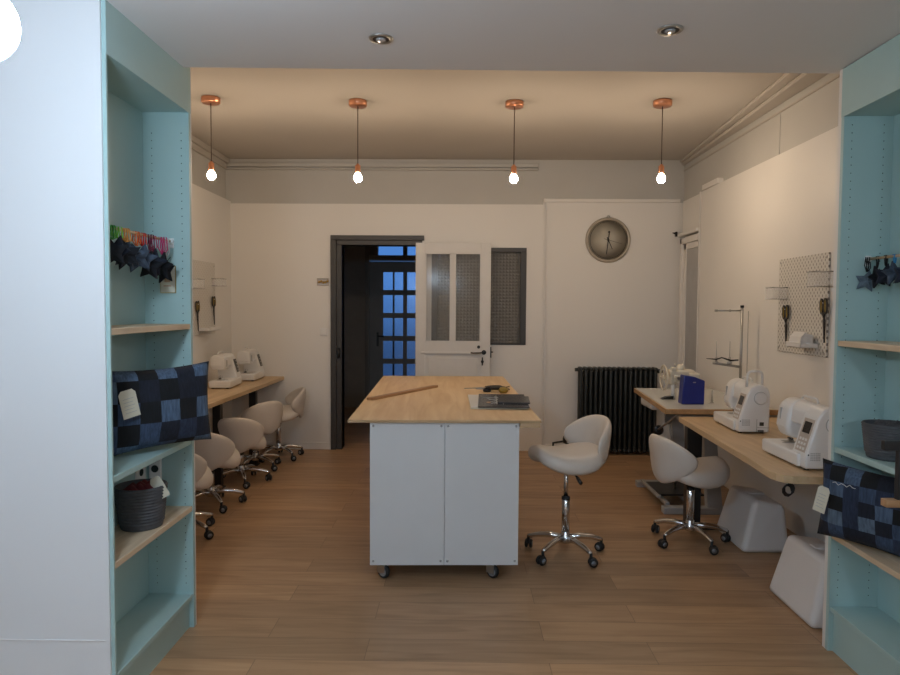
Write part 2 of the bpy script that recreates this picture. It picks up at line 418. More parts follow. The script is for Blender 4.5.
for x0, x1 in px:
    b = B(); b.box(x0, x0+.012, -.002, .008, 1.14, 2.055); b.box(x1-.012, x1, -.002, .008, 1.14, 2.055); b.box(x0, x1, -.002, .008, 1.14, 1.152); b.box(x0, x1, -.002, .008, 2.043, 2.055)
    b.build('glazing_bead', M['doorwhite'], leaf)
b = B(); b.cyl((.71, -.01, 1.035), .024, .010, 'y'); b.cyl((.71, -.045, 1.035), .009, .04, 'y'); b.tube([(.71, -.045, 1.035), (.66, -.047, 1.032), (.60, -.045, 1.03), (.575, -.04, 1.034)], .008)
b.build('door_handle', M['black'], leaf)
b = B(); b.cyl((.655, -.008, 1.09), .016, .01, 'y'); b.build('lock', M['black'], leaf)
b = B(); b.lathe([(.014, 0), (.016, .004)], (.695, -.006, .94), 12, 'y'); b.box(.688, .702, -.012, -.002, .90, .985, .004); b.tube([(.695, -.01, .93), (.695, -.03, .93)], .003, 6); b.box(.686, .704, -.045, -.03, .925, .95, .003)
b.build('key_plate', M['black'], leaf)
b = B(); b.box(W, W+.012, .005, .035, .98, 1.09); b.cyl((W+.006, .07, 1.035), .010, .02, 'y'); b.tube([(W-.03, .06, 1.035), (W+.03, .062, 1.035)], .006, 8); b.build('latch', M['black'], leaf)

# inner window with square relief glass
w1 = bpy.data.objects.new('window_1', None); C.objects.link(w1); w1['kind'] = 'structure'
b = B(); t = .062; T1 = WZ1-t*.7; T0 = WZ0+t*.3
b.box(WX0, WX1, YB-.03, YB+.1, WZ1-t*.7, WZ1, .003); b.box(WX0, WX1, YB-.03, YB+.1, WZ0, WZ0+t*.3, .003); b.box(WX0, WX0+t, YB-.03, YB+.1, T0, T1, .003); b.box(WX1-t, WX1, YB-.03, YB+.1, T0, T1, .003)
b.build('window_frame', M['dgrey'], w1)
B().box(WX0+t, WX1-t, YB+.02, YB+.026, WZ0+t*.3, WZ1-t*.7).build('pane', M['gridglass'], w1)

# hallway door with blue dusk panes
d2 = bpy.data.objects.new('door_2', None); C.objects.link(d2); d2['kind'] = 'structure'
HX0, HX1 = -1.36, -.28
cols = [(-1.154, -.854), (-.796, -.496)]; rows = [(2.03-.343*k-.266, 2.03-.343*k) for k in range(5)]
b = B(); Y0, Y1 = 10.02, 10.06
b.box(HX0, cols[0][0], Y0, Y1, 0, 2.19); b.box(cols[0][1], cols[1][0], Y0, Y1, 0, 2.19); b.box(cols[1][1], HX1, Y0, Y1, 0, 2.19)
for c0, c1 in cols:
    b.box(c0, c1, Y0, Y1, 2.03, 2.19); b.box(c0, c1, Y0, Y1, 0, rows[-1][0])
    for k in range(4): b.box(c0, c1, Y0, Y1, rows[k+1][1], rows[k][0])
b.build('door_leaf', M['halldoor'], d2)
for c0, c1 in cols:
    for r0, r1 in rows: B().box(c0-.004, c1+.004, 10.038, 10.043, r0-.004, r1+.004).build('pane', M['duskglass'], d2)
b = B(); b.box(HX0-.06, HX0, 9.98, 10.1, 0, 2.5); b.box(HX1, HX1+.06, 9.98, 10.1, 0, 2.5); b.box(HX0, HX1, 9.98, 10.1, 2.44, 2.5); b.box(HX0, -1.23, 9.99, 10.09, 2.28, 2.44); b.box(-.855, -.795, 9.98, 10.1, 2.28, 2.44)
b.build('door_frame', M['halldoor'], d2)
for c0, c1 in ((-1.23, -.855), (-.795, HX1)): B().box(c0, c1, 10.04, 10.045, 2.28, 2.44).build('transom_pane', M['duskglass'], d2)
b = B(); b.cyl((-1.235, 9.985, 1.075), .012, .035, 'y'); b.tube([(-1.235, 9.98, 1.075), (-1.13, 9.978, 1.07)], .011, 8); b.box(-1.25, -1.22, 10.01, 10.02, .92, 1.13, .004); b.build('door_handle', M['black'], d2)
b = B()
for x in (-1.004, -.646): b.box(x-.014, x+.014, 10.10, 10.12, .2, 2.1)
b.box(HX0, HX1, 10.10, 10.12, .2, .25); b.box(HX0, HX1, 10.10, 10.12, 2.08, 2.11)
b.build('iron_grille', M['black'], d2)

# glazed door in the right wall, mostly hidden by the white panel
d3 = bpy.data.objects.new('door_3', None); C.objects.link(d3); d3['kind'] = 'structure'
b = B(); b.box(2.24, XR, 6.86, 6.91, 0, 2.22, .004); b.box(2.24, XR, 6.41, 6.91, 2.16, 2.22, .004); b.box(2.225, XR, 6.41, 6.95, 2.24, 2.275, .008); b.box(2.265, XR, 6.80, 6.86, 0, 2.16, .004); b.box(2.265, XR, 6.41, 6.86, 2.10, 2.16, .004)
b.box(2.27, 2.31, 6.41, 6.93, 2.275, 2.60); b.build('door_frame', M['panel'], d3)
b = B(); b.box(2.275, 2.295, 6.42, 6.80, 0, 2.10); b.build('door_leaf', M['lgrey'], d3)
b = B(); b.box(2.27, 2.276, 6.42, 6.47, 0, 2.08); b.build('dark_edge', M['dgrey'], d3)
b = B(); b.box(2.215, 2.235, YB-.05, YB-.018, 2.25, 2.30, .003); b.tube([(2.225, YB-.04, 2.28), (2.20, YB-.06, 2.282), (2.18, YB-.06, 2.286)], [.009, .008, .004], 8)
solo(b, 'wall_hook', M['black'], 'small dark metal hook by the right end of the back wall', 'hook', (2.225, YB-.018, 2.25), world=True)

# ---------------------------------------------------------------- bookcases in the passage
def bookcase(label, side, y0, y1, shelves, zh0, zh1, zb, ztop):
    f = BL if side < 0 else BR; s = side; D = .21
    t = thing('bookcase', label, 'bookcase', (f, (y0+y1)/2, 0))
    def bx(b, a, c, ya, yb, z0, z1, r=0): b.box(min(f+s*a, f+s*c), max(f+s*a, f+s*c), ya, yb, z0, z1, r)
    b = B(); bx(b, D, D+.015, y0, y1, 0, ztop); b.build('back_panel', M['teal'], t, True)
    b = B().use(M['teal']); bx(b, 0, D, y1-.02, y1, 0, ztop); b.use(M['hole'])
    for a in (.035, D-.04):
        for k in range(62):
            z = zb+.05+k*.034
            if z < zh0-.03: b.lathe([(0, 0), (.0025, 0)], (f+s*a, y1-.0205, z), 8, 'y')
    b.build('end_panel', M['teal'], t, True)
    b = B().use(M['teal']); bx(b, 0, D, y0, y0+.009, 0, ztop); b.build('end_panel', M['teal'], t, True)
    b = B(); v = [(y0+.001, zh0), (y1-.001, zh1), (y1-.001, ztop+.001), (y0+.001, ztop+.001)]
    b.prism(v, f-.002 if s > 0 else f-.02, f+.02 if s > 0 else f+.002, 'x'); b.build('header_board', M['teal'], t, True)
    b = B(); bx(b, .02, D, y0+.009, y1-.02, zh1+.002, zh1+.02); b.build('top_board', M['teal'], t, True)
    b = B(); bx(b, .004, D, y0+.009, y1-.02, zb-.022, zb, .002); b.build('bottom_board', M['teal'], t, True)
    b = B(); bx(b, .022, .036, y0+.009, y1-.02, 0, zb-.022); b.build('plinth', M['teal'], t, True)
    for z, mt in shelves:
        b = B(); bx(b, .002, D, y0+.0095, y1-.0205, z-.024, z, .002); b.build('shelf', M[mt], t, True)
    return t
bookcase('pale blue built-in bookcase on the left with a hanging star rail', -1, 2.345, 3.075, [(1.42, 'shelfwood'), (.889, 'teal'), (.575, 'shelfwood')], 2.375, 2.375, .160, 2.58)
bookcase('pale blue built-in bookcase on the right edge with a basket shelf', 1, 2.05, 2.937, [(1.37, 'shelfwood'), (.907, 'teal'), (.527, 'shelfwood')], 2.325, 2.325, .20, 2.528)

# sockets behind the basket
b = B().use(M['plastic']); b.box(-1.435, -1.375, 3.043, 3.055, .70, .80, .006).box(-1.444, -1.435, 2.93, 3.02, .70, .80, .004)
b.use(M['hole']).cyl((-1.405, 3.0415, .75), .017, .002, 'y'); b.cyl((-1.4352, 2.975, .75), .017, .002, 'x')
solo(b, 'power_socket', None, 'white corner power socket inside the left bookcase behind the basket', 'socket', (-1.41, 3.055, .70), world=True)

# rails and stars
def rail(label, x, z, y0, y1):
    t = thing('hanging_rail', label, 'rail', (x, (y0+y1)/2, z))
    B().cyl((x, y0, z), .006, y1-y0, 'y', 12).build('wooden_dowel', M['desk'], t, True)
    b = B(); b.lathe([(.011, 0), (.014, .012), (.014, .02)], (x, y1-.02, z), 16, 'y'); b.box(x-.013, x+.013, y1-.006, y1, z-.03, z+.015, .003); b.build('rail_holder', M['plastic'], t, True)
rail('wooden dowel rail across the left bookcase holding denim stars', -1.32, 1.795, 2.366, 3.055)
rail('wooden dowel rail across the right bookcase holding denim stars', 1.748, 1.72, 2.071, 2.917)
def star(label, x, y, z, r, mat, rib, rz, dz, group, railz, tilt=0):
    t = thing('denim_star', label, 'star ornament', (x, y, z), rz, group)
    b = B(); n = 10; pts = []
    for i in range(n):
        a = PI/2+tilt+2*PI*i/n; q = r if i % 2 == 0 else r*.52; q *= random.uniform(.95, 1.06); pts.append((q*math.cos(a), q*math.sin(a)))
    T = .016; v = [(0, -T, 0), (0, T, 0)]
    for (u, w) in pts: v += [(u, -.004, w), (u, .004, w)]
    f = []
    for i in range(n):
        j = (i+1) % n; a, c = 2+2*i, 2+2*j
        f += [(0, a, c), (1, c+1, a+1), (a, a+1, c+1, c)]
    fs = b._new(v, f); bmesh.ops.recalc_face_normals(b.bm, faces=fs); b.build('star_body', mat, t)
    b = B(); h = railz-z
    for k in range(3):
        o = (k-1)*.008; y0 = (k-1)*.006
        b.tube([(o*.3, y0*.2, r*.8), (o-.004, y0-.008, h*.7), (o, y0-.007, h+.007), (o+.002, y0+.007, h+.007), (o+.006, y0+.008, h*.6), (o*.4, y0*.2, r*.8)], .0022, 6)
    b.build('ribbon', rib, t)
cl = dict(white=(.6, .6, .58), pink=(.5, .03, .14), burg=(.12, .01, .03), red=(.6, .03, .02), orange=(.7, .14, .02), amber=(.65, .28, .06), lime=(.2, .55, .05), green=(.04, .3, .04), black=(.01, .01, .01), sky=(.05, .3, .6))
R = {k: cloth(k+' ribbon', v) for k, v in cl.items()}
GL = 'denim stars on the left rail'
rows_ = [('black denim star on a white ribbon, nearest the cream card', 2.985, 'den_dark', 'white', 1.658), ('black denim star on a pink ribbon, second from the cream card', 2.93, 'den_dark', 'pink', 1.675),
 ('black denim star on a crimson ribbon beside the pink one', 2.875, 'den_navy', 'pink', 1.69), ('navy denim star on a burgundy ribbon in the left bookcase', 2.825, 'den_dark', 'burg', 1.67),
 ('faded blue denim star on a bright red ribbon', 2.77, 'den_mid', 'red', 1.70), ('faded blue denim star on an orange ribbon', 2.715, 'den_mid', 'orange', 1.695),
 ('mid blue denim star on an amber ribbon', 2.66, 'den_mid', 'amber', 1.705), ('dark denim star on a yellowish ribbon left of the blue ones', 2.605, 'den_dark', 'amber', 1.70),
 ('black denim star on a lime green ribbon', 2.555, 'den_navy', 'lime', 1.71), ('black denim star on a dark green ribbon, nearest the white wall', 2.505, 'den_dark', 'green', 1.70)]
for i, (lab, y, dm, rb, z) in enumerate(rows_):
    star(lab, -1.32+random.uniform(-.012, .02), y, z, .062, M[dm], R[rb], random.uniform(-.5, .5), 0, GL, 1.795, random.uniform(-.3, .3))
GR = 'denim stars on the right rail'
for lab, x, y, z, dm, rb in (('pale faded denim star closest to the end panel on the right rail', 1.735, 2.895, 1.625, 'den_grey', 'black'), ('black denim star on long black ribbon in the right bookcase', 1.75, 2.85, 1.64, 'den_dark', 'black'),
      ('navy denim star between the black star and the blue ribbon', 1.75, 2.795, 1.645, 'den_navy', 'black'), ('mid blue denim star on a sky blue ribbon at right', 1.75, 2.74, 1.652, 'den_mid', 'sky'),
      ('dark star on a green ribbon at the right edge', 1.755, 2.68, 1.64, 'den_navy', 'green')):
    star(lab, x, y, z, .05, M[dm], R[rb], random.uniform(-.4, .4), 0, GR, 1.72, random.uniform(-.3, .3))
# card hanging behind the last star
b = B().use(M['gold']).box(-.036, .036, -.003, 0, 0, .125); b.use(M['paper']).box(-.033, .033, -.0045, -.003, .003, .122)
b.use(M['skin']).box(-.016, .012, -.0052, -.0045, .05, .08).box(-.02, .016, -.0052, -.0045, .03, .036); b.use(M['ink']).tube([(0, -.002, .125), (.0, -.004, .15), (.012, -.001, .165)], .0015, 6)
solo(b, 'hanging_card', None, 'cream card with gold edge hanging on the left bookcase end panel', 'card', (-1.336, 3.054, 1.56), 0)

# cushions
def cushion(label, p0, p1, z0, h, mat, tilt, tagu, tagz, taglean, lean=0.0, ink=False, tagw=1.0):
    p0 = Vector(p0); p1 = Vector(p1); c = (p0+p1)/2; L = (p1-p0).length; rz = math.atan2(p1.y-p0.y, p1.x-p0.x)
    t = thing('cushion', label, 'cushion', (c.x, c.y, z0), rz)
    N, K = 26, 20; v = []; f = []
    def pt(i, k, side):
        u = -1+2*i/N; w = -1+2*k/K
        th = .055*max(0, (1-abs(u)**2.6)*(1-abs(w)**2.6))**.55
        pu = u*L/2*(1-.05*(1-w*w)); pw = w*h/2*(1-.085*(1-u*u))
        wr = noise.noise(Vector((u*3+side, w*3, z0*5)))*.010
        x, y, z = pu, side*th+wr*(1-abs(u)**4)*(1-abs(w)**4), pw
        y += lean*z
        return (x*math.cos(tilt)-z*math.sin(tilt), y, x*math.sin(tilt)+z*math.cos(tilt)+h/2+abs(math.sin(tilt))*L/2)
    for side in (1, -1):
        for i in range(N+1):
            for k in range(K+1): v.append(pt(i, k, side))
    o = (N+1)*(K+1)
    for i in range(N):
        for k in range(K):
            a = i*(K+1)+k; q = (a, a+1, a+K+2, a+K+1); f.append(q); f.append(tuple(x+o for x in q[::-1]))
    b = B(); fs = b._new(v, f, True); bmesh.ops.remove_doubles(b.bm, verts=b.bm.verts, dist=5e-4); bmesh.ops.recalc_face_normals(b.bm, faces=b.bm.faces)
    b.build('cushion_cover', mat, t)
    b = B().use(M['paper']); T = Matrix.Translation((tagu, -.066, tagz)) @ Matrix.Rotation(taglean, 4, 'Y') @ Matrix.Diagonal((tagw, 1, 1, 1))
    b.prism([(-.034, 0), (.034, 0), (.034, .098), (.022, .112), (-.022, .112), (-.034, .098)], -.002, 0, 'y', T=T)
    b.use(M['lgrey'])
    for k in range(5): b.box(-.022, .022-.006*(k % 2), -.0028, -.002, .02+.014*k, .022+.014*k, T=T)
    tg = b.build('price_tag', None, t); tg['label'] = 'cream paper price tag'
    if ink:
        b = B(); b.tube([(-L*.34+.012*k, -.040-.002*k, h*.80+.006*math.sin(k*2.3)) for k in range(9)], .0012, 5); b.build('stitched_script', M['white_ink'], t)
    return t
cushion('patchwork denim cushion on the blue shelf of the left bookcase', (-1.415, 2.60), (-1.115, 2.965), .893, .352, M['cush1'], math.radians(1.5), -.140, .165, math.radians(-12), ink=False)
cushion('patchwork denim cushion on the wooden shelf of the right bookcase', (1.545, 2.86), (1.80, 2.50), .522, .33, M['cush2'], math.radians(-2.5), -.192, .135, math.radians(12), ink=True, tagw=.72)

# baskets
def basket(label, x, y, z, r, h, fill, tagp, tr):
    t = thing('storage_basket', label, 'basket', (x, y, z))
    prof = [(0, 0), (r*.80, 0), (r*.84, .012)]; m = 12
    for k in range(m):
        q = k/m; rr = r*(.86+.14*q); z0 = .02+(h-.02)*q; prof += [(rr-.002, z0), (rr+.003, z0+(h-.02)/m*.25), (rr+.004, z0+(h-.02)/m*.6), (rr-.002, z0+(h-.02)/m*.92)]
    prof += [(r, h), (r-.008, h), (r*.82, .012), (0, .012)]
    B().lathe(prof, n=40).build('basket_body', M['basket'], t)
    b = B().use(fill)
    for k in range(9):
        a = k*2.4; q = r*.55*math.sqrt(k/9); b.tube([(q*math.cos(a)-.03, q*math.sin(a), h-.035), (q*math.cos(a), q*math.sin(a)+.01, h-.008), (q*math.cos(a)+.032, q*math.sin(a)-.01, h-.03)], .017, 10)
    b.use(M['basketin']).cyl((0, 0, .013), r*.8, h-.07)
    if fill is M['burg']:
        b.use(M['white_ink'])
        for k in range(7): a = k*2.1; b.sphere((r*.5*math.cos(a), r*.5*math.sin(a), h-.016), .007, 8, 6)
    b.build('fabric_contents', None, t)
    b = B().use(M['paper']); T = Matrix.Translation(tagp) @ Matrix.Rotation(tr, 4, 'Y')
    b.prism([(-.026, 0), (.026, 0), (.026, .08), (.016, .095), (-.016, .095), (-.026, .08)], -.002, 0, 'y', T=T)
    tg = b.build('price_tag', None, t); tg['label'] = 'cream paper price tag'
basket('charcoal ribbed basket of burgundy fabric on the left lower wooden shelf', -1.335, 2.765, .576, .101, .175, M['burg'], (.105, -.012, .125), -.5)
basket('charcoal ribbed basket on the blue shelf of the right bookcase', 1.731, 2.70, .908, .098, .14, M['basketin'], (.02, -.108, .03), .15)

# black display stand at the right edge
t = thing('display_stand', 'black metal display stand cut off by the right edge of the photo', 'display stand', (1.43, 2.0, 0))
b = B(); b.box(1.262, 1.5, 1.99, 2.01, 1.085, 1.113, .002); b.build('top_arm', M['black'], t, True)
b = B(); b.box(1.306, 1.326, 1.99, 2.01, .935, 1.086, .002); b.build('upright_bar', M['black'], t, True)
b = B(); b.box(1.27, 1.5, 1.985, 2.015, .915, .937, .002); b.build('lower_rung', M['ruler'], t, True)
b = B(); b.box(1.48, 1.505, 1.988, 2.012, .012, 1.113, .002); b.build('post', M['black'], t, True)
b = B(); b.box(1.38, 1.6, 1.88, 2.0125, 0, .012, .003); b.build('base_plate', M['black'], t, True)

# ---------------------------------------------------------------- mobile cutting table
cart = thing('cutting_table', 'white mobile cutting table with a plywood top in the room centre', 'table', (-.08, 3.64, 0), math.radians(1.9))
# local: x -0.407..0.407, y 0..2.2
b = B(); b.prism([(-.525, -.035), (.525, -.035), (.545, 2.33), (-.525, 2.33)], .878, .892, 'z', .0015); b.build('plywood_top', M['ply'], cart)
b = B(); b.box(-.525, .525, -.0365, -.035, .8782, .8918); b.build('top_edge', M['plyedge'], cart)
b = B(); b.box(.41, .520, -.03, 2.1, .852, .877, .0015); b.build('support_batten', M['plyedge'], cart)
for x0, x1 in ((-.407, -.001), (.001, .407)):
    B().box(x0, x1, -.016, 0, .087, .874, .0015).build('back_panel', M['melamine'], cart)
    for xx in (x0+.018, x1-.018):
        for zz in (.11, .857): b = B(); b.lathe([(.007, 0), (.005, -.003), (0, -.004)], (xx, -.016, zz), 10, 'y'); b.build('screw', M['steel'], cart)
b = B(); b.box(-.407, .407, 0, 2.18, .087, .8775, .002); b.build('carcass', M['melamine'], cart)
for (x, y, a) in ((-.345, .035, PI+1.0), (.262, .035, PI+.9), (-.345, 2.05, .2), (.262, 2.05, .7)):
    cz = B(); T = Matrix.Translation((x, y, 0)) @ Matrix.Rotation(a, 4, 'Z')
    cz.box(-.03, .03, -.03, .03, .079, .085, T=T); cz.box(-.018, -.014, -.02, .03, .03, .08, T=T); cz.box(.014, .018, -.02, .03, .03, .08, T=T)
    c_ = cz.build('castor', M['steel'], cart)
    w = B().use(M['rubber']); w.lathe([(.029, -.013), (.036, -.010), (.037, 0), (.036, .010), (.029, .013)], (0, .014, .037), 24, 'x', T=T); w.use(M['tyre']).lathe([(.024, -.0145), (.024, .0145)], (0, .014, .037), 18, 'x', T=T)
    w.build('wheel', None, c_)
# things on the cutting table
ZT = .8922
p0, p1 = Vector((-.59, 4.36, 0)), Vector((-.185, 5.12, 0)); a = math.atan2(p1.y-p0.y, p1.x-p0.x); L = (p1-p0).length
solo(B().box(0, L, -.022, .022, 0, .016, .001), 'wooden_ruler', M['ruler'], 'brown wooden straightedge lying diagonally on the plywood top', 'ruler', (p0.x, p0.y, ZT), a)
b = B().use(M['paper']).box(-.175, .175, -.04, .56, 0, .010, .001); b.use(M['plastic']).box(-.172, .172, -.038, .558, .001, .0105)
solo(b, 'paper_pad', None, 'cream paper pad under the dark magazines on the plywood top', 'paper pad', (.24, 4.06, ZT), math.radians(1))
mg = thing('magazine', 'dark sewing magazine with pale drawings on the plywood top', 'magazine', (.268, 4.06, ZT+.0107), math.radians(-2))
B().box(-.155, .155, -.06, .54, 0, .007, .001).build('cover', M['mag'], mg)
b = B().use(M['white_ink'])
for k in range(14):
    x = random.uniform(-.1, .08); y = random.uniform(.08, .4); b.tube([(x, y, .0078), (x+random.uniform(-.05, .05), y+random.uniform(-.05, .05), .0078), (x+random.uniform(-.06, .06), y+random.uniform(-.07, .07), .0078)], .0013, 5)
b.box(-.04, -.037, .05, .45, .0072, .0078); b.box(.0, .003, .05, .45, .0072, .0078); b.use(M['skin']).sphere((-.09, .12, .008), .016, 10, 6, (1, 1.6, .15))
b.build('printed_drawing', None, mg)
solo(B().box(-.10, .10, 0, .30, 0, .010, .002), 'notebook', M['mag'], 'small dark notebook on top of the magazine', 'notebook', (.335, 4.12, ZT+.0185), math.radians(-4))
def scissors(b, s=1.0, mat_h=None, mat_b=None, T=None):
    """scissors in the local xz plane, handles up"""
    T = T or Matrix.Identity(4)
    b.use(mat_b)
    for q in (1, -1): b.prism([(q*.002, -.115*s), (q*.009*s, -.02*s), (q*-.006*s, .005*s), (q*-.009*s, -.02*s)], -.002+q*.0012, .0005+q*.0012, 'y', T=T)
    b.use(mat_h)
    for q in (1, -1):
        pts = [T @ Vector((q*(.021+.015*math.cos(a))*s, 0, (.045+.034*math.sin(a))*s)) for a in [2*PI*k/16 for k in range(16)]]
        b.tube(pts, .0052*s, 8, True)
        b.tube([T @ Vector((-q*.004*s, 0, -.01*s)), T @ Vector((q*.012*s, 0, .018*s))], .006*s, 8)
    return b
t = thing('fabric_shears', 'black and steel fabric shears lying behind the magazine', 'scissors', (.20, 4.84, ZT+.034), math.radians(20))
T = Matrix.Rotation(PI/2, 4, 'X') @ Matrix.Rotation(PI/2, 4, 'Y')
b = B(); scissors(b, 1.55, M['black'], M['steel'], T); b.build('shears_body', None, t)
b = B().use(M['black']).lathe([(.026, 0), (.03, .006), (.03, .02), (.024, .026)], n=20); b.use(M['steel']).lathe([(.01, .026), (.01, .03)], n=12)
solo(b, 'tape_measure', None, 'round black tape measure under the shears', 'tape measure', (.20, 4.86, ZT))
b = B(); b.lathe([(.022, 0), (.034, .012), (.036, .024), (.026, .038), (0, .043)], n=20)
solo(b, 'pincushion', M['goldhandle'], 'small ochre pincushion between the shears and the magazine', 'pincushion', (.315, 4.80, ZT))
b = B(); b.tube([(.30+.07*math.cos(a), 4.96+.05*math.sin(a), ZT+.006+.002*k) for k, a in enumerate([k*.5 for k in range(13)])], .004, 8)
solo(b, 'wire_coil', M['black'], 'loop of black cable behind the pincushion on the plywood top', 'cable', (.30, 4.96, ZT), world=True)
b = B().use(M['steel']); b.box(-.05, .05, -.008, .008, 0, .012, .002); b.use(M['black']).box(.05, .13, -.012, .012, 0, .016, .004)
solo(b, 'seam_ripper', None, 'short steel tool with a black grip by the far shears', 'hand tool', (.17, 5.0, ZT), math.radians(-12))

# ---------------------------------------------------------------- stools
def make_stool(label, seat_z):
    t = thing('saddle_stool', label, 'stool', (0, 0, 0), 0)
    for k in range(5):
        a = 2*PI*k/5; ca, sa = math.cos(a), math.sin(a)
        def q(r, z, w=0): return (r*ca-w*sa, r*sa+w*ca, z)
        b = B(); b.tube([q(.02, .105), q(.10, .108), (q(.17, .098)), q(.222, .082), q(.236, .078)], [.019, .018, .016, .014, .012], 10); leg = b.build('leg', M['chrome'], t)
        b = B().use(M['rubber']); T = Matrix.Rotation(a, 4, 'Z') @ Matrix.Translation((.236, 0, 0)) @ Matrix.Rotation(.6+k*1.3, 4, 'Z')
        b.cyl((0, 0, .045), .009, .035, T=T, n=10)
        for s in (-1, 1): b.lathe([(.008, -.008), (.024, -.007), (.028, 0), (.024, .007), (.008, .008)], (s*.014, .012, .028), 18, 'x', T=T)
        b.box(-.008, .008, -.012, .028, .03, .055, .004, T=T)
        b.use(M['tyre'])
        for s in (-1, 1): b.lathe([(.0, s*.0095), (.015, s*.009)], (s*.014, .012, .028), 14, 'x', T=T)
        b.build('castor', None, leg)
    b = B().lathe([(.02, .07), (.032, .075), (.036, .10), (.034, .115), (.026, .125), (.026, .14), (.022, .145), (.0, .146)], n=24); b.build('hub', M['chrome'], t)
    return t
def finish_stool(t, sz):
    cm = min(.34, sz-.12)
    b = B(); b.lathe([(.024, .14), (.024, cm), (.020, cm+.004), (0, cm+.004)], n=20); b.build('column_sleeve', M['chrome'], t)
    b = B(); b.lathe([(.026, cm-.002), (.026, cm+.015), (.018, cm+.02)], n=20); b.build('sleeve_collar', M['rubber'], t)
    b = B(); b.cyl((0, 0, cm), .0135, sz-.05-cm, n=16); b.build('gas_rod', M['chrome'], t)
    b = B(); b.box(-.09, .09, -.07, .07, sz-.058, sz-.045, .003); b.tube([(0, .02, sz-.062), (.02, .13, sz-.07), (.03, .20, sz-.09)], .006, 8); b.tube([(.03, .19, sz-.085), (.034, .235, sz-.105)], .011, 8); b.build('tilt_mechanism', M['black'], t)
    def seat(rho, th, side):
        n = 2.8; ct, st = math.cos(th), math.sin(th)
        k = (abs(ct)**n+abs(st)**n)**(-1/n)
        u, v = k*rho*ct, k*rho*st
        wid = .215*(1-.10*max(0, u)-.05*u*u); x = .005+.22*u; y = wid*v
        sad = .032*u*u*(1 if u > 0 else .9) - .038*v*v*(1-.35*max(0, -u)) + .012*math.exp(-(v*3)**2)*max(0, u)
        th_ = .054*(1-rho**9)**.5
        z = sz+sad+(th_ if side > 0 else -th_*.95)
        return (x, y, z)
    B().pad(seat, 9, 48).build('seat_pad', M['leather'], t)
    def back(rho, th, side):
        ct, st = math.cos(th), math.sin(th); n = 2.7
        k = (abs(ct)**n+abs(st)**n)**(-1/n)
        s = .262*k*rho*ct; w = k*rho*st
        z = sz+.095+(.145*w-.075*(s/.262)**2*max(0, w) if w > 0 else .165*w*(1-.5*min(1, abs(s)/.25)**1.5))
        tk = .026*(1-rho**5)**.5; R2 = .222+(z-sz-.1)*.12+(tk if side > 0 else -tk); ph = s/.222
        return (-.01-R2*math.cos(ph), R2*math.sin(ph)*1.02, z)
    B().pad(back, 9, 56).build('backrest', M['leather'], t)
    b = B(); b.tube([(-.05, 0, sz-.052), (-.13, 0, sz-.058), (-.18, 0, sz-.05), (-.20, 0, sz-.02)], .012, 8); b.build('back_bracket', M['black'], t)
    return t
def leg_rot(t, a):
    """turn the foot star against the seat: rotate leg and castor parts"""
    for c in t.children:
        if c.name.startswith('leg'): c.rotation_euler.z = a
specs = [
 ('cream saddle stool beside the cutting table, raised highest', .652, 4.05, 200, .603, 12),
 ('cream saddle stool pushed under the right worktop', 1.495, 4.30, 15, .465, -4),
 ('cream saddle stool mostly hidden behind the left bookcase, only its foot showing', -1.84, 4.32, 95, .38, 50),
 ('cream saddle stool partly behind the left bookcase below the denim cushion', -1.87, 4.97, 92, .365, 20),
 ('cream saddle stool with its broad back turned to the camera at the left worktop', -1.87, 5.66, 97, .355, 8),
 ('cream saddle stool at the left worktop, between the broad-backed one and the farthest', -1.90, 6.16, 140, .41, 40),
 ('cream saddle stool farthest away, beside the back wall and left worktop', -1.80, 6.60, 202, .455, 30)]
for i, (lab, x, y, deg, sz, la) in enumerate(specs):
    t = make_stool(lab, sz); finish_stool(t, sz); t.location = (x, y, 0); t.rotation_euler.z = math.radians(deg)
    leg_rot(t, math.radians(la-deg)); t['group'] = 'cream saddle stools'

# ---------------------------------------------------------------- worktops
def worktop(label, pts, legs, zt, bx):
    t = thing('worktop_desk', label, 'desk', (bx[0], bx[1], 0))
    b = B(); b.prism(pts, zt-.036, zt, 'z', .003); b.build('worktop', M['desk'], t, True)
    for (x, y) in legs:
        b = B(); b.box(x-(.05 if x > 0 else .033), x+(.05 if x > 0 else .033), y-.03, y+.03, .012, zt-.036, .003); b.box(x-.05, x+(.42 if x < 1.8 else .1), y-.04, y+.04, 0, .014, .003) if x > 0 else b.box(x-.36, x+.05, y-.04, y+.04, 0, .014, .003)
        b.build('leg', M['black'], t, True)
    return t
ZW = .77; ZR = .75
rc = [(1.435+.10*(1-math.cos(a)), 3.035+.10*(1-math.sin(a))) for a in [k*PI/2/6 for k in range(7)]]
rw = worktop('long oak worktop along the right wall', [(2.255, 4.69), (1.535, 4.69), (1.468, 3.4), (1.45, 3.18)] + [(1.448, 3.12), (1.457, 3.07), (1.477, 3.04), (1.51, 3.022), (1.56, 3.016)] + [(2.255, 3.016)], [(1.60, 4.57), (2.12, 3.30)], ZR, (1.9, 3.9))
lw = worktop('long oak worktop along the left wall', [(XL+.058, 3.2), (-1.90, 3.2), (-1.85, YB-.022), (XL+.058, YB-.022)], [(-1.99, 5.45), (-1.95, 6.27), (-1.99, 4.0)], ZW, (-2.1, 5.2))
b = B(); b.tube([(1.50+.022*math.cos(k*.7)+.0012*k, 3.055+.0015*k, .672+.026*math.sin(k*.7)) for k in range(30)], .0035, 6); b.tube([(1.515, 3.07, .69), (1.52, 3.075, .713)], .004, 6)
solo(b, 'cable_coil', M['black'], 'coiled black cable hanging below the near end of the right worktop', 'cable', (1.51, 3.07, .67), world=True)
b = B(); b.tube([(1.66, 4.2, .713), (1.67, 4.15, .66), (1.70, 4.1, .63), (1.76, 4.05, .68), (1.80, 4.0, .713)], .0035, 6)
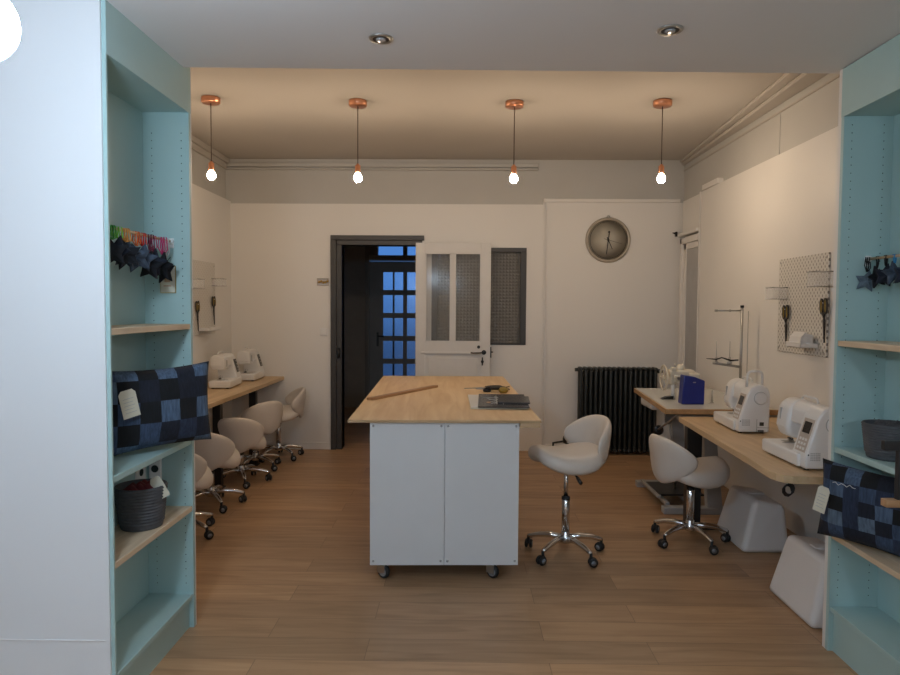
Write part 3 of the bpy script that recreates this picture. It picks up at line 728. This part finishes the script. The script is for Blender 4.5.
solo(b, 'hanging_cable', M['black'], 'thin black cable drooping under the middle of the right worktop', 'cable', (1.7, 4.1, .63), world=True)

# ---------------------------------------------------------------- sewing machines
def sewing_machine(label, loc, rz, strip=False, group=None):
    t = thing('sewing_machine', label, 'sewing machine', loc, rz, group)
    # front faces -x; handwheel end is y=0; needle end at y=.44
    b = B()
    prof = [(.0, .008), (.185, .008), (.185, .24), (.172, .275), (.14, .295), (.10, .295), (.075, .28), (.055, .245), (.0, .062)]
    b.prism(prof, 0, .135, 'y', .010, 3)
    b.prism([(.055, .185), (.175, .185), (.18, .25), (.165, .28), (.135, .298), (.095, .295), (.062, .265)], .10, .39, 'y', .014, 3)
    b.prism([(.045, .175), (.06, .165), (.15, .165), (.168, .18), (.174, .27), (.15, .295), (.07, .295), (.045, .275)] if strip else [(.034, .16), (.05, .115), (.09, .098), (.135, .108), (.165, .15), (.175, .26), (.138, .302), (.09, .300), (.048, .262)], .26, .385, 'y', .022, 4)
    b.build('machine_body', M['plastic'], t)
    b = B(); b.box(-.012, .175, .05, .43, .008, .072, .010, 3); bed = b.build('flat_bed', M['plastic'], t)
    b = B()
    for x in (.02, .15):
        for y in (.03, .39): b.cyl((x, y, 0), .012, .01)
    b.build('foot', M['rubber'], t)
    b = B().use(M['lgrey']); b.box(.04, .14,   .30, .315, .0722, .0732); b.use(M['steel']).box(.06, .12, .32, .37, .0722, .0736); b.build('needle_plate', None, t)
    b = B(); b.lathe([(.032, -.012), (.036, -.009), (.036, .002)], (.128, 0, .215), 28, 'y'); b.build('handwheel', M['plastic'], t)
    b = B(); b.lathe([(.0395, -.0012), (.0395, .001), (.036, .001)], (.128, 0, .215), 28, 'y'); b.build('handwheel_ring', M['lgrey'], t)
    # control face on the slanted front of the pillar
    sl = math.atan2(.245-.062, .055); T = Matrix.Translation((.0, 0, .062)) @ Matrix.Rotation(-(sl), 4, 'Y')   # local x runs up the slope
    if strip:
        b = B(); b.box(.06, .185, .02, .10, .000, .002, T=T); b.build('control_strip', M['dgrey'], t)
        b = B()
        for k in range(4): b.box(.07+.03*k, .082+.03*k, .035, .06, .002, .0035, T=T)
        b.build('button', M['lgrey'], t)
    else:
        b = B(); b.box(.02, .18, .022, .112, .0, .0015, T=T); b.build('control_panel', M['beige'], t)
        b = B(); b.box(.110, .165, .035, .098, .0015, .003, T=T); b.build('screen', M['screen'], t)
        b = B()
        for k in range(3):
            for j in range(3): b.box(.03+.022*k, .042+.022*k, .035+.025*j, .05+.025*j, .0015, .003, T=T)
        b.build('button', M['plastic'], t)
    b = B(); b.lathe([(0, 0), (.004, 0)], (.012, -.0012, .075), 8, 'y'); b.build('side_socket', M['ink'], t)
    b = B()
    for i in range(6):
        for j in range(5): b.box(.022+.008*i, .0275+.008*i, -.0012, .0005, .048+.008*j, .053+.008*j)
    b.build('vent_grille', M['lgrey'], t)
    b = B(); b.box(.125, .15, -.0012, .0005, .048, .07); b.box(.115, .15, -.0012, .0005, .012, .022); b.box(.112, .182, -.001, .0004, .036, .0375); b.box(.108, .1095, -.001, .0004, .01, .09); b.build('power_inlet', M['ink'], t)
    b = B().use(M['steel']); b.cyl((.10, .345, .085), .003, .03); b.box(.088, .112, .335, .355, .076, .082, .001); b.cyl((.09, .32, .09), .002, .02); b.use(M['black']).box(.094, .106, .33, .37, .083, .09, .001); b.build('presser_foot', None, t)
    b = B(); b.box(.037, .047, .334, .340, .19, .25); b.build('thread_slot', M['lgrey'], t)
    b = B(); b.tube([(.13, .15, .29), (.13, .15, .31), (.13, .17, .318)] + [(.13, .28, .318), (.13, .30, .31), (.13, .30, .29)], .006, 8); b.build('carry_handle', M['plastic'], t)
    return t
GS = 'white sewing machines on the worktops'
m1 = sewing_machine('white sewing machine on the right worktop next to the thread stand', (1.69, 4.06, ZR+.001), math.radians(-3), False, GS)
b = B(); b.tube([(.072, .08, .275), (.078, .08, .355), (.09, .08, .37), (.15, .08, .372), (.163, .08, .36), (.168, .08, .275)], .008, 8); b.build('raised_handle', M['plastic'], m1)
sewing_machine('nearest white sewing machine, at the rounded end of the right worktop', (1.612, 3.115, ZR+.001), math.radians(0), False, GS)
# left ones are turned to face the aisle
def place_left(lab, xf, yn, a, s):
    # front-near corner (bed end) at (xf, yn)
    r = PI+a; v = Matrix.Rotation(r, 3, 'Z') @ Vector((-.012, .43, 0))
    sewing_machine(lab, (xf-v.x, yn-v.y, ZW+.001), r, True, GS)
place_left('white sewing machine on the left worktop, the nearer one left of the other', -2.03, 5.87, math.radians(3), True)
place_left('white sewing machine at the far end of the left worktop by the corner', -2.005, 6.50, math.radians(2), True)

# ---------------------------------------------------------------- industrial machine table
it = thing('sewing_table', 'pale topped sewing machine table with wooden edges beside the radiator', 'table', (1.85, 5.3, 0))
b = B(); b.prism([(1.46, 4.715), (2.235, 4.715), (2.235, 5.94), (1.56, 5.94)], .788, .801, 'z'); b.build('laminate_top', M['tabletop'], it, True)
b = B(); b.prism([(1.445, 4.70), (2.245, 4.70), (2.245, 5.955), (1.548, 5.955)], .763, .7995, 'z', .004); b.build('wooden_edge', wood('edge oak', (.34, .19, .08), (.46, .28, .13), 'y', .5), it, True)
for y in (4.90, 5.64):
    b = B(); b.box(1.50, 2.18, y-.035, y+.035, 0, .05, .006); b.build('foot_bar', M['lgrey'], it, True)
    b = B(); b.prism([(1.82, .05), (1.93, .05), (1.86, .69), (1.77, .69)], y-.03, y+.03, 'y', .004); b.build('leg', M['lgrey'], it, True)
    b = B(); b.box(1.60, 2.15, y-.035, y+.035, .69, .763, .004); b.build('top_bracket', M['lgrey'], it, True)
b = B(); b.box(1.52, 1.86, 5.05, 5.42, .085, .10, .004); b.build('treadle', M['black'], it, True)
b = B(); b.box(1.50, 1.53, 5.03, 5.44, .075, .095, .003); b.box(1.53, 1.56, 4.93, 5.61, .05, .07); b.box(1.72, 1.75, 4.93, 5.61, .03, .06, .003); b.build('treadle_frame', M['lgrey'], it, True)
b = B(); b.tube([(1.70, 5.24, .10), (1.66, 5.20, .42), (1.60, 5.16, .755)], .007, 8); b.build('treadle_rod', M['steel'], it, True)
b = B(); b.box(1.575, 1.67, 5.50, 5.83, .67, .763, .02, 3); b.build('oil_tray', M['plastic'], it, True)
b = B(); b.tube([(1.56, 4.80, .745), (1.54, 4.95, .66), (1.54, 5.18, .57)], .008, 8); b.build('winder_rod', M['steel'], it, True)
b = B(); b.lathe([(.012, -.008), (.036, -.008), (.04, 0), (.036, .008), (.012, .008)], (1.55, 5.2, .56), 20, 'y'); b.lathe([(.016, -.02), (.016, .02)], (1.55, 5.2, .56), 12, 'y'); b.build('bobbin_winder', M['black'], it, True)
b = B(); b.box(1.56, 1.66, 5.08, 5.11, .63, .763); b.build('knee_lift', M['steel'], it, True)
# the machine on it
im = thing('overlock_machine', 'cream industrial sewing machine with a large handwheel behind the blue box', 'sewing machine', (1.72, 5.25, .7905))
b = B(); b.box(1.63, 1.83, 5.20, 5.32, .955, 1.02, .02, 3); b.box(1.63, 1.70, 5.21, 5.33, .90, 1.0, .02, 3); b.box(1.77, 1.86, 5.18, 5.34, .791, 1.0, .02, 3); b.box(1.64, 1.68, 5.19, 5.24, 1.01, 1.04, .008, 2); b.lathe([(.03, 0), (.034, .03), (.02, .06)], (1.72, 5.24, 1.0), 18); b.cyl((1.625, 5.26, .945), .04, .03, 'x', 18); b.box(1.66, 1.74, 5.185, 5.20, .925, .975, .006); b.build('machine_head', M['cream'], im, True)
b = B(); b.lathe([(.088, -.006), (.098, -.006), (.102, 0), (.098, .006), (.088, .006), (.088, -.006)], (1.60, 5.26, .955), 36, 'x', cap=False)
for k in range(5):
    a = 2*PI*k/5; b.tube([(1.60, 5.26+.02*math.cos(a), .955+.02*math.sin(a)), (1.60, 5.26+.092*math.cos(a), .955+.092*math.sin(a))], .004, 6)
b.lathe([(.018, -.012), (.02, 0), (.018, .03)], (1.60, 5.26, .955), 18, 'x'); b.build('handwheel', M['cream'], im, True)
b = B(); b.cyl((1.665, 5.23, .791), .016, .12); b.build('post_bed', M['plastic'], im, True)
b = B(); b.prism([(1.57, .791), (1.66, .791), (1.66, .815), (1.61, .808)], 5.20, 5.26, 'y'); b.build('work_plate', M['black'], im, True)
b = B(); b.cyl((1.75, 5.26, 1.015), .004, .06); b.cyl((1.68, 5.24, 1.03), .004, .04); b.lathe([(.012, -.012), (.012, 0)], (1.69, 5.185, .955), 12, 'y'); b.lathe([(.010, -.012), (.010, 0)], (1.72, 5.185, .965), 12, 'y'); b.build('tension_post', M['steel'], im, True)
b = B().use(M['blue']); b.prism([(1.635, .7905), (1.80, .7905), (1.803, .965), (1.77, .978), (1.73, .993), (1.648, 1.005)], 4.93, 5.02, 'y', .008, 3); b.use(M['steel']).box(1.715, 1.735, 4.9285, 4.93, .95, .957)
solo(b, 'blue_box', None, 'royal blue plastic box on the pale sewing table', 'box', (1.72, 4.95, .7905), world=True)
b = B(); b.cyl((1.90, 5.05, .7905), .006, .10); b.lathe([(.016, 0), (.014, .006)], (1.90, 5.05, .7905), 12)
solo(b, 'steel_pin', M['steel'], 'short upright steel pin on the pale sewing table', 'pin', (1.90, 5.05, .7905), world=True)
# thread stand
ts = thing('thread_stand', 'steel thread stand with spool pins rising behind the sewing machine', 'thread stand', (2.13, 5.1, .7905))
b = B(); b.cyl((2.13, 5.1, .7905), .010, .72, n=14); b.cyl((2.13, 5.1, .7905), .03, .01); b.build('pole', M['steel'], ts, True)
b = B(); b.cyl((2.13, 5.1, 1.505), .014, .018, n=14); b.build('pole_cap', M['black'], ts, True)
b = B(); b.tube([(2.13, 5.1, 1.482), (1.93, 5.1, 1.482)], .006, 8); b.lathe([(.009, -.01), (.009, .01)], (1.935, 5.1, 1.482), 10, 'x'); b.cyl((2.04, 5.1, 1.473), .008, .018, n=8); b.build('guide_arm', M['steel'], ts, True)
b = B(); b.tube([(2.13, 5.1, 1.055), (1.92, 5.1, 1.085)], .010, 8); b.build('spool_arm', M['steel'], ts, True)
for x in (1.945, 2.045):
    b = B(); b.cyl((x, 5.1, 1.075), .0028, .175, n=8); b.lathe([(.018, 0), (.018, .012), (.009, .018), (.008, .05), (0, .052)], (x, 5.1, 1.08), 16); b.build('spool_pin', M['steel'], ts, True)
b = B(); b.tube([(1.87, 5.1, 1.118), (1.94, 5.09, 1.113), (1.99, 5.11, 1.125), (2.05, 5.09, 1.105), (2.11, 5.1, 1.108)], [.002, .006, .005, .007, .006], 8); b.build('spool_felt', M['black'], ts, True)
b = B(); b.tube([(2.178, 5.1, .7905), (2.178, 5.1, 1.48)], .0028, 6); b.build('wire_rod', M['steel'], ts, True)

# hard machine covers on the floor
def cover(label, x, y, rz):
    b = B(); Wb, D, H_ = .30, .46, .325; tx = .085
    v = [(0, 0, 0), (Wb, 0, 0), (Wb, D, 0), (0, D, 0), (.085, .035, H_), (Wb-.03, .02, H_-.03), (Wb-.03, D-.02, H_-.03), (.085, D-.035, H_)]
    f = [(0, 3, 2, 1), (4, 5, 6, 7), (0, 1, 5, 4), (1, 2, 6, 5), (2, 3, 7, 6), (3, 0, 4, 7)]
    fs = b._new(v, f); b.bevel(fs, .032, 4, .3)
    b.box(.12, .22, D/2-.03, D/2+.03, H_-.012, H_-.002, .004)
    solo(b, 'machine_cover', M['cover'], label, 'machine cover', (x, y, 0), rz, 'hard plastic sewing machine covers')
cover('white hard plastic machine cover on the floor, the farther one near the stool', 1.745, 4.09, 0)
cover('white hard plastic machine cover on the floor against the right bookcase end', 1.65, 3.10, 0)

# ---------------------------------------------------------------- pegboards
def pegboard(side, x, y0, y1, z0, z1, lab, tubs, scs, tray, parcel):
    s = side; w = 'right' if s > 0 else 'left'
    t = thing('pegboard', lab, 'pegboard', (x, (y0+y1)/2, z0))
    b = B(); b.box(min(x, x-s*.012), max(x, x-s*.012), y0, y1, z0, z1, .004); b.build('board', M['peg'] if s > 0 else M['pegpale'], t, True)
    for yy in (y0+.03, y1-.03):
        for zz in (z0+.03, z1-.03): b = B(); b.cyl((x+.012 if s < 0 else x-.015, yy, zz), .006, .003, 'x', 10); b.build('screw', M['steel'], t, True)
    xs = x-s*.0155
    for (ya, yb, za, zb, lb) in tubs:
        xa, xb = sorted((xs, xs-s*.10)); b = B()
        e = .003; P_ = []
        for (a, c, d) in ((0, zb, 0), (0, za, 0), (e, zb, 1), (e, za+e, 1)):
            P_ += [(xa+a, ya+a, c), (xb-a, ya+a, c), (xb-a, yb-a, c), (xa+a, yb-a, c)]
        F_ = [(4, 7, 6, 5), (12, 13, 14, 15)]
        for k in range(4):
            l = (k+1) % 4; F_ += [(k, l, 4+l, 4+k), (8+k, 12+k, 12+l, 8+l), (k, 8+k, 8+l, l)]
        b.use(M['clearp']); fs = b._new(P_, F_); bmesh.ops.recalc_face_normals(b.bm, faces=fs)
        b.use(M['tubrim']).tube([(xa, ya, zb), (xb, ya, zb), (xb, yb, zb), (xa, yb, zb)], .0028, 6, True)
        b.tube([(xa, ya, za), (xb, ya, za), (xb, yb, za), (xa, yb, za)], .0018, 6, True)
        solo(b, 'clear_tub', None, lb, 'tub', ((xa+xb)/2, (ya+yb)/2, za), world=True)
    for (y, z, lb) in scs:
        q = thing('scissors', lb, 'scissors', (xs-s*.012, y, z), PI/2*s)
        b = B(); T = Matrix.Rotation(math.radians(4), 4, 'Y') @ Matrix.Scale(1.25, 4)
        b.use(M['black'])
        for k in (1, -1): b.prism([(k*.001, -.14), (k*.009, -.03), (k*-.006, .005), (k*-.01, -.03)], -.003+k*.0012, .001+k*.0012, 'y', T=T)
        b.build('blades', None, q)
        b = B().use(M['black'])
        for k in (1, -1):
            pts = [T @ Vector((k*.018+.013*math.cos(a), 0, .04+.036*math.sin(a))) for a in [2*PI*j/16 for j in range(16)]]; b.tube(pts, .0062, 8, True)
            b.tube([T @ Vector((-k*.003, 0, -.015)), T @ Vector((k*.012, 0, .01))], .007, 8)
        b.use(M['goldhandle'])
        for k in (1, -1):
            pts = [T @ Vector((k*.018+.008*math.cos(a), 0, .04+.03*math.sin(a))) for a in [2*PI*j/16 for j in range(16)]]; b.tube(pts, .0046, 8, True)
        b.build('handles', None, q)
        b = B(); b.cyl((0, -.02 if s > 0 else -.02, .07), .0025, .03, 'y', 8); b.build('hook', M['plastic'], q)
    ya, yb, za, lb = tray
    b = B(); xa, xb = sorted((xs, xs-s*.11)); b.box(xa, xb, ya, yb, za, za+.006, .002); o = xs-s*.11
    b.box(min(o, o+s*.005), max(o, o+s*.005), ya, yb, za, za+.035, .002); b.box(xa, xb, ya, ya+.004, za, za+.03); b.box(xa, xb, yb-.004, yb, za, za+.03)
    solo(b, 'peg_shelf', M['plastic'], lb, 'shelf', ((xa+xb)/2, (ya+yb)/2, za), world=True)
    if parcel:
        c = (xs-s*.058, (ya+yb)/2); b = B(); 
        b.prism([(c[0]-.045, za+.0065), (c[0]+.045, za+.0065), (c[0]+.042, za+.08), (c[0]-.01, za+.095), (c[0]-.042, za+.05)], ya+.02, yb-.02, 'y', .008, 3)
        b.prism([(c[0]-.048, za+.03), (c[0]-.035, za+.03), (c[0]-.028, za+.075), (c[0]+.0, za+.096), (c[0]-.012, za+.10), (c[0]-.04, za+.07)], ya+.015, yb-.03, 'y', .003, 2)
        solo(b, 'fabric_pile', M['plastic'], parcel, 'fabric', (c[0], c[1], za+.0065), world=True)
M['peg'] = peg_mat('pegboard white', 1, .2); M['pegpale'] = peg_mat('pegboard pale', 1, .5)
XP = XR-.0505
pegboard(1, XP, 4.14, 4.78, 1.21, 1.855, 'white pegboard on the right wall above the worktop',
 [(4.635, 4.75, 1.575, 1.655, 'clear plastic tub at the left edge of the right pegboard'), (4.08, 4.19, 1.645, 1.735, 'clear plastic tub high on the right side of the right pegboard')],
 [(4.63, 1.435, 'ochre handled scissors at the left of the right pegboard'), (4.15, 1.475, 'ochre handled scissors at the right of the right pegboard')],
 (4.23, 4.42, 1.262, 'white tray shelf low on the right pegboard'), 'folded white cloth pile in the right pegboard tray')
XQ = XL+.0555
pegboard(-1, XQ, 5.80, 6.52, 1.24, 1.92, 'white pegboard on the left wall behind the sewing machines',
 [(6.42, 6.54, 1.70, 1.77, 'clear plastic tub at the far edge of the left pegboard'), (5.84, 5.98, 1.66, 1.74, 'clear plastic tub partly hidden beside the left bookcase edge')],
 [(6.44, 1.50, 'dark scissors hanging at the far side of the left pegboard'), (6.04, 1.45, 'dark scissors on the left pegboard against the bookcase edge')],
 (6.08, 6.36, 1.275, 'white tray shelf low on the left pegboard'), None)

# ---------------------------------------------------------------- radiator
rd = thing('radiator', 'black cast iron column radiator below the clock', 'radiator', (1.61, 6.89, 0))
n = 16; x0, x1 = 1.215, 2.025; p = (x1-x0)/n
for i in range(n):
    b = B(); x = x0+p*(i+.5)
    for y in (6.845, 6.89, 6.935): b.lathe([(.012, .055), (.0165, .075), (.0165, .855), (.012, .875)], (x, y, 0), 12)
    b.box(x-.021, x+.021, 6.828, 6.952, .865, .905, .016, 3); b.box(x-.021, x+.021, 6.828, 6.952, .03, .07, .014, 3)
    if i in (0, n-1):
        b.box(x-.012, x+.012, 6.835, 6.86, 0, .035); b.box(x-.012, x+.012, 6.92, 6.945, 0, .035)
    b.build('radiator_section', M['iron'], rd, True)
b = B(); b.cyl((x0-.03, 6.89, .875), .018, .03, 'x', 14); b.cyl((x1, 6.89, .862), .014, .07, 'x', 12); b.cyl((x1+.02, 6.89, .845), .019, .04, 'z', 14); b.cyl((x0-.02, 6.89, .05), .014, .02, 'x', 12); b.build('valve', M['iron'], rd, True)
b = B(); b.tube([(.98, 6.955, .0), (.98, 6.955, .10), (1.08, 6.94, .12), (1.20, 6.90, .06)], .012, 8); b.lathe([(.022, 0), (.026, .03), (.02, .06)], (1.10, 6.93, .115), 14); b.build('pipe', M['iron'], rd, True)
rd.children[-1]['label'] = 'black feed pipe with valve at the left foot'

# clock
ck = thing('wall_clock', 'round grey wall clock above the radiator', 'clock', (1.526, YB-.019, 2.213))
b = B(); b.lathe([(0, 0), (.226, 0), (.234, -.012), (.228, -.027), (.210, -.027), (.204, -.018)], n=56, axis='y'); b.build('rim', M['clockrim'], ck)
b = B(); b.lathe([(0, -.021), (.204, -.0205)], n=56, axis='y'); b.build('dial', M['clock'], ck)
b = B(); b.lathe([(.186, -.0222), (.190, -.0222)], n=56, axis='y', cap=False)
b.build('dial_ring', M['dgrey'], ck)
def hand(ang, L, tail, w):   # ang clockwise from 12, seen from -y
    a = math.radians(ang); d = Vector((math.sin(a), 0, math.cos(a))); s = Vector((math.cos(a), 0, -math.sin(a))); b = B()
    P_ = [-d*tail-s*w, -d*tail+s*w, d*L+s*w*.5, d*L-s*w*.5]
    b._new([(q.x, -.028, q.z) for q in P_]+[(q.x, -.026, q.z) for q in P_], [(0, 1, 2, 3), (7, 6, 5, 4), (0, 4, 5, 1), (1, 5, 6, 2), (2, 6, 7, 3), (3, 7, 4, 0)]); bmesh.ops.recalc_face_normals(b.bm, faces=b.bm.faces); return b
hand(187, .150, .085, .005).build('minute_hand', M['ink'], ck); hand(156, .105, .03, .005).build('hour_hand', M['ink'], ck); hand(106, .150, .045, .002).build('second_hand', M['ink'], ck)
b = B().use(M['ink']); b.lathe([(.011, -.022), (.011, -.03), (0, -.03)], n=14, axis='y'); b.lathe([(.011, -.022), (.011, -.024), (0, -.024)], (.008, 0, .082), 12, 'y'); b.build('spindle', None, ck)
b = B(); b.lathe([(.02, 0), (.012, -.02), (0, -.02)], (0, -.01, .236), 10, 'y'); b.build('hanging_loop', M['steel'], ck)

# small fittings on the back wall
b = B().use(M['plastic']).box(-.04, .04, -.009, 0, 0, .08, .004); b.box(-.024, .024, -.013, -.009, .016, .064, .003)
solo(b, 'light_switch', None, 'white light switch left of the dark door frame', 'switch', (-1.425, YB-.021, 1.20))
b = B().use(M['beige']).box(-.07, .055, -.008, 0, 0, .075, .002); b.use(M['steel']).box(-.06, .045, -.011, -.008, .008, .018).box(-.06, .045, -.011, -.008, .058, .066)
b.use(M['gold'])
for k in range(5): b.sphere((-.045+.022*k, -.014, .038+.008*math.sin(k*2)), .012, 10, 8)
b.use(M['ink']).box(-.065, .05, -.012, -.008, .069, .073)
solo(b, 'key_rack', None, 'small brass and wood key rack left of the dark door frame', 'key rack', (-1.43, YB-.021, 1.725))

# ---------------------------------------------------------------- lamps
pend = [(-1.851, 4.99, 'far left'), (-.774, 5.06, ''), (.395, 5.08, ''), (1.487, 5.05, '')]
labs = ['copper pendant bulb on the left, beside the left bookcase', 'copper pendant bulb above the open hallway door side', 'copper pendant bulb above the right end of the plywood table', 'copper pendant bulb on the right near the right wall']
pt = thing('pendant_lamp', labs[0], 'pendant lamp', (pend[0][0], pend[0][1], ZC), 0, 'copper pendant bulbs in a row')
b = B(); b.lathe([(0, 0), (.066, 0), (.068, -.006), (.068, -.036), (.06, -.042), (0, -.042)], n=32); b.build('ceiling_rose', M['copper'], pt)
b = B(); b.tube([(0, 0, -.04), (0, 0, -.475)], .0035, 8); b.build('cord', M['cord'], pt)
b = B(); b.lathe([(0, -.465), (.010, -.465), (.012, -.475), (.021, -.478), (.021, -.53), (.019, -.535), (0, -.535)], n=24); b.build('lamp_holder', M['copper'], pt)
b = B(); b.lathe([(.014, -.535), (.018, -.54), (.028, -.555), (.031, -.570), (.027, -.588), (.015, -.599), (0, -.602)], n=18); b.build('bulb', M['bulb'], pt)
for (x, y, _), lab in list(zip(pend, labs))[1:]: dup(pt, (x, y, ZC), 0, lab)
def spot(lab, x, y, z):
    t = thing('recessed_spotlight', lab, 'spotlight', (x, y, z), 0, 'recessed spotlights in the soffit')
    b = B(); b.lathe([(.032, .0), (.034, -.006), (.044, -.007), (.048, -.002), (.048, .0)], n=32); b.build('ring', M['steel'], t)
    b = B(); b.lathe([(.033, -.0045), (.033, -.001)], n=24); b.build('dark_recess', M['black'], t)
    b = B(); b.lathe([(0, -.010), (.016, -.010), (.021, -.0045)], n=20); b.build('lens', M['lens'], t)
zs = lambda x: 2.575-(x+3.2)/6.4*.055
spot('unlit recessed spotlight in the soffit, the left one', -.316, 2.66, zs(-.316)); spot('unlit recessed spotlight in the soffit, the right one', .775, 2.555, zs(.775))
# globe lamps of the front room; one shows at the upper left edge
def globe(lab, x, y, zc=2.045, r=.0755):
    g = thing('globe_lamp', lab, 'globe lamp', (x, y, 2.62), 0, 'globe pendant lamps of the front room')
    h = zc-2.62
    b = B(); b.lathe([(0, 0), (.05, 0), (.05, -.02), (0, -.02)], n=24); b.cyl((0, 0, h+r+.01), .004, -.02-h-r-.01, n=10); b.lathe([(.02, h+r-.008), (.02, h+r+.03), (0, h+r+.032)], n=20); b.build('stem', M['steel'], g)
    b = B(); b.sphere((0, 0, h), r, 28, 18); b.build('globe', M['globe'], g)
globe('glowing white globe lamp at the top left edge', -.938, 1.3)
globe('lit globe lamp behind the camera on the left', -.8, -1.1)
globe('lit globe lamp behind the camera on the right', 1.0, -1.1)

for o in C.objects:
    if o.parent is None and o.name in ('overlock_machine', 'blue_box', 'steel_pin', 'thread_stand'): o.location.z += .011

# ---------------------------------------------------------------- world, camera, render look
w = bpy.data.worlds.new('dusk'); SC.world = w; w.use_nodes = True; nt = w.node_tree; bg = nt.nodes['Background']
tc = nd(nt, 'ShaderNodeTexCoord'); s = nd(nt, 'ShaderNodeSeparateXYZ'); lk(nt, tc.outputs['Generated'], s.inputs[0])
lk(nt, ramp(nt, math_n(nt, 'MULTIPLY_ADD', s.outputs[2], .5, .5), [(0, (.012, .03, .07)), (.47, (.03, .07, .17)), (.52, (.09, .24, .58)), (1, (.12, .32, .8))]), bg.inputs['Color'])
bg.inputs['Strength'].default_value = .9
F = 670.; yaw = math.atan(10/F); pit = math.atan(29.5/F); ro = math.radians(.35)
fw = Vector((-math.sin(yaw)*math.cos(pit), math.cos(yaw)*math.cos(pit), -math.sin(pit)))
rt = Vector((math.cos(yaw), math.sin(yaw), 0)); up = rt.cross(fw)
r2 = rt*math.cos(ro)+up*math.sin(ro); u2 = -rt*math.sin(ro)+up*math.cos(ro)
cd = bpy.data.cameras.new('camera'); cam = bpy.data.objects.new('camera', cd); C.objects.link(cam)
m3 = Matrix((r2, u2, -fw)).transposed(); cam.matrix_world = Matrix.Translation((0, 0, 1.5)) @ m3.to_4x4()
cd.sensor_width = 36; cd.lens = F/900*36; cd.clip_start = .05; SC.camera = cam
SC.view_settings.view_transform = 'Standard'; SC.view_settings.look = 'None'; SC.view_settings.gamma = 1; SC.view_settings.use_curve_mapping = False
SC.view_settings.exposure = .38
cy = SC.cycles; cy.use_denoising = True; cy.max_bounces = 8; cy.diffuse_bounces = 5; cy.glossy_bounces = 4; cy.transmission_bounces = 8; cy.caustics_refractive = False; cy.caustics_reflective = False; cy.sample_clamp_indirect = 8
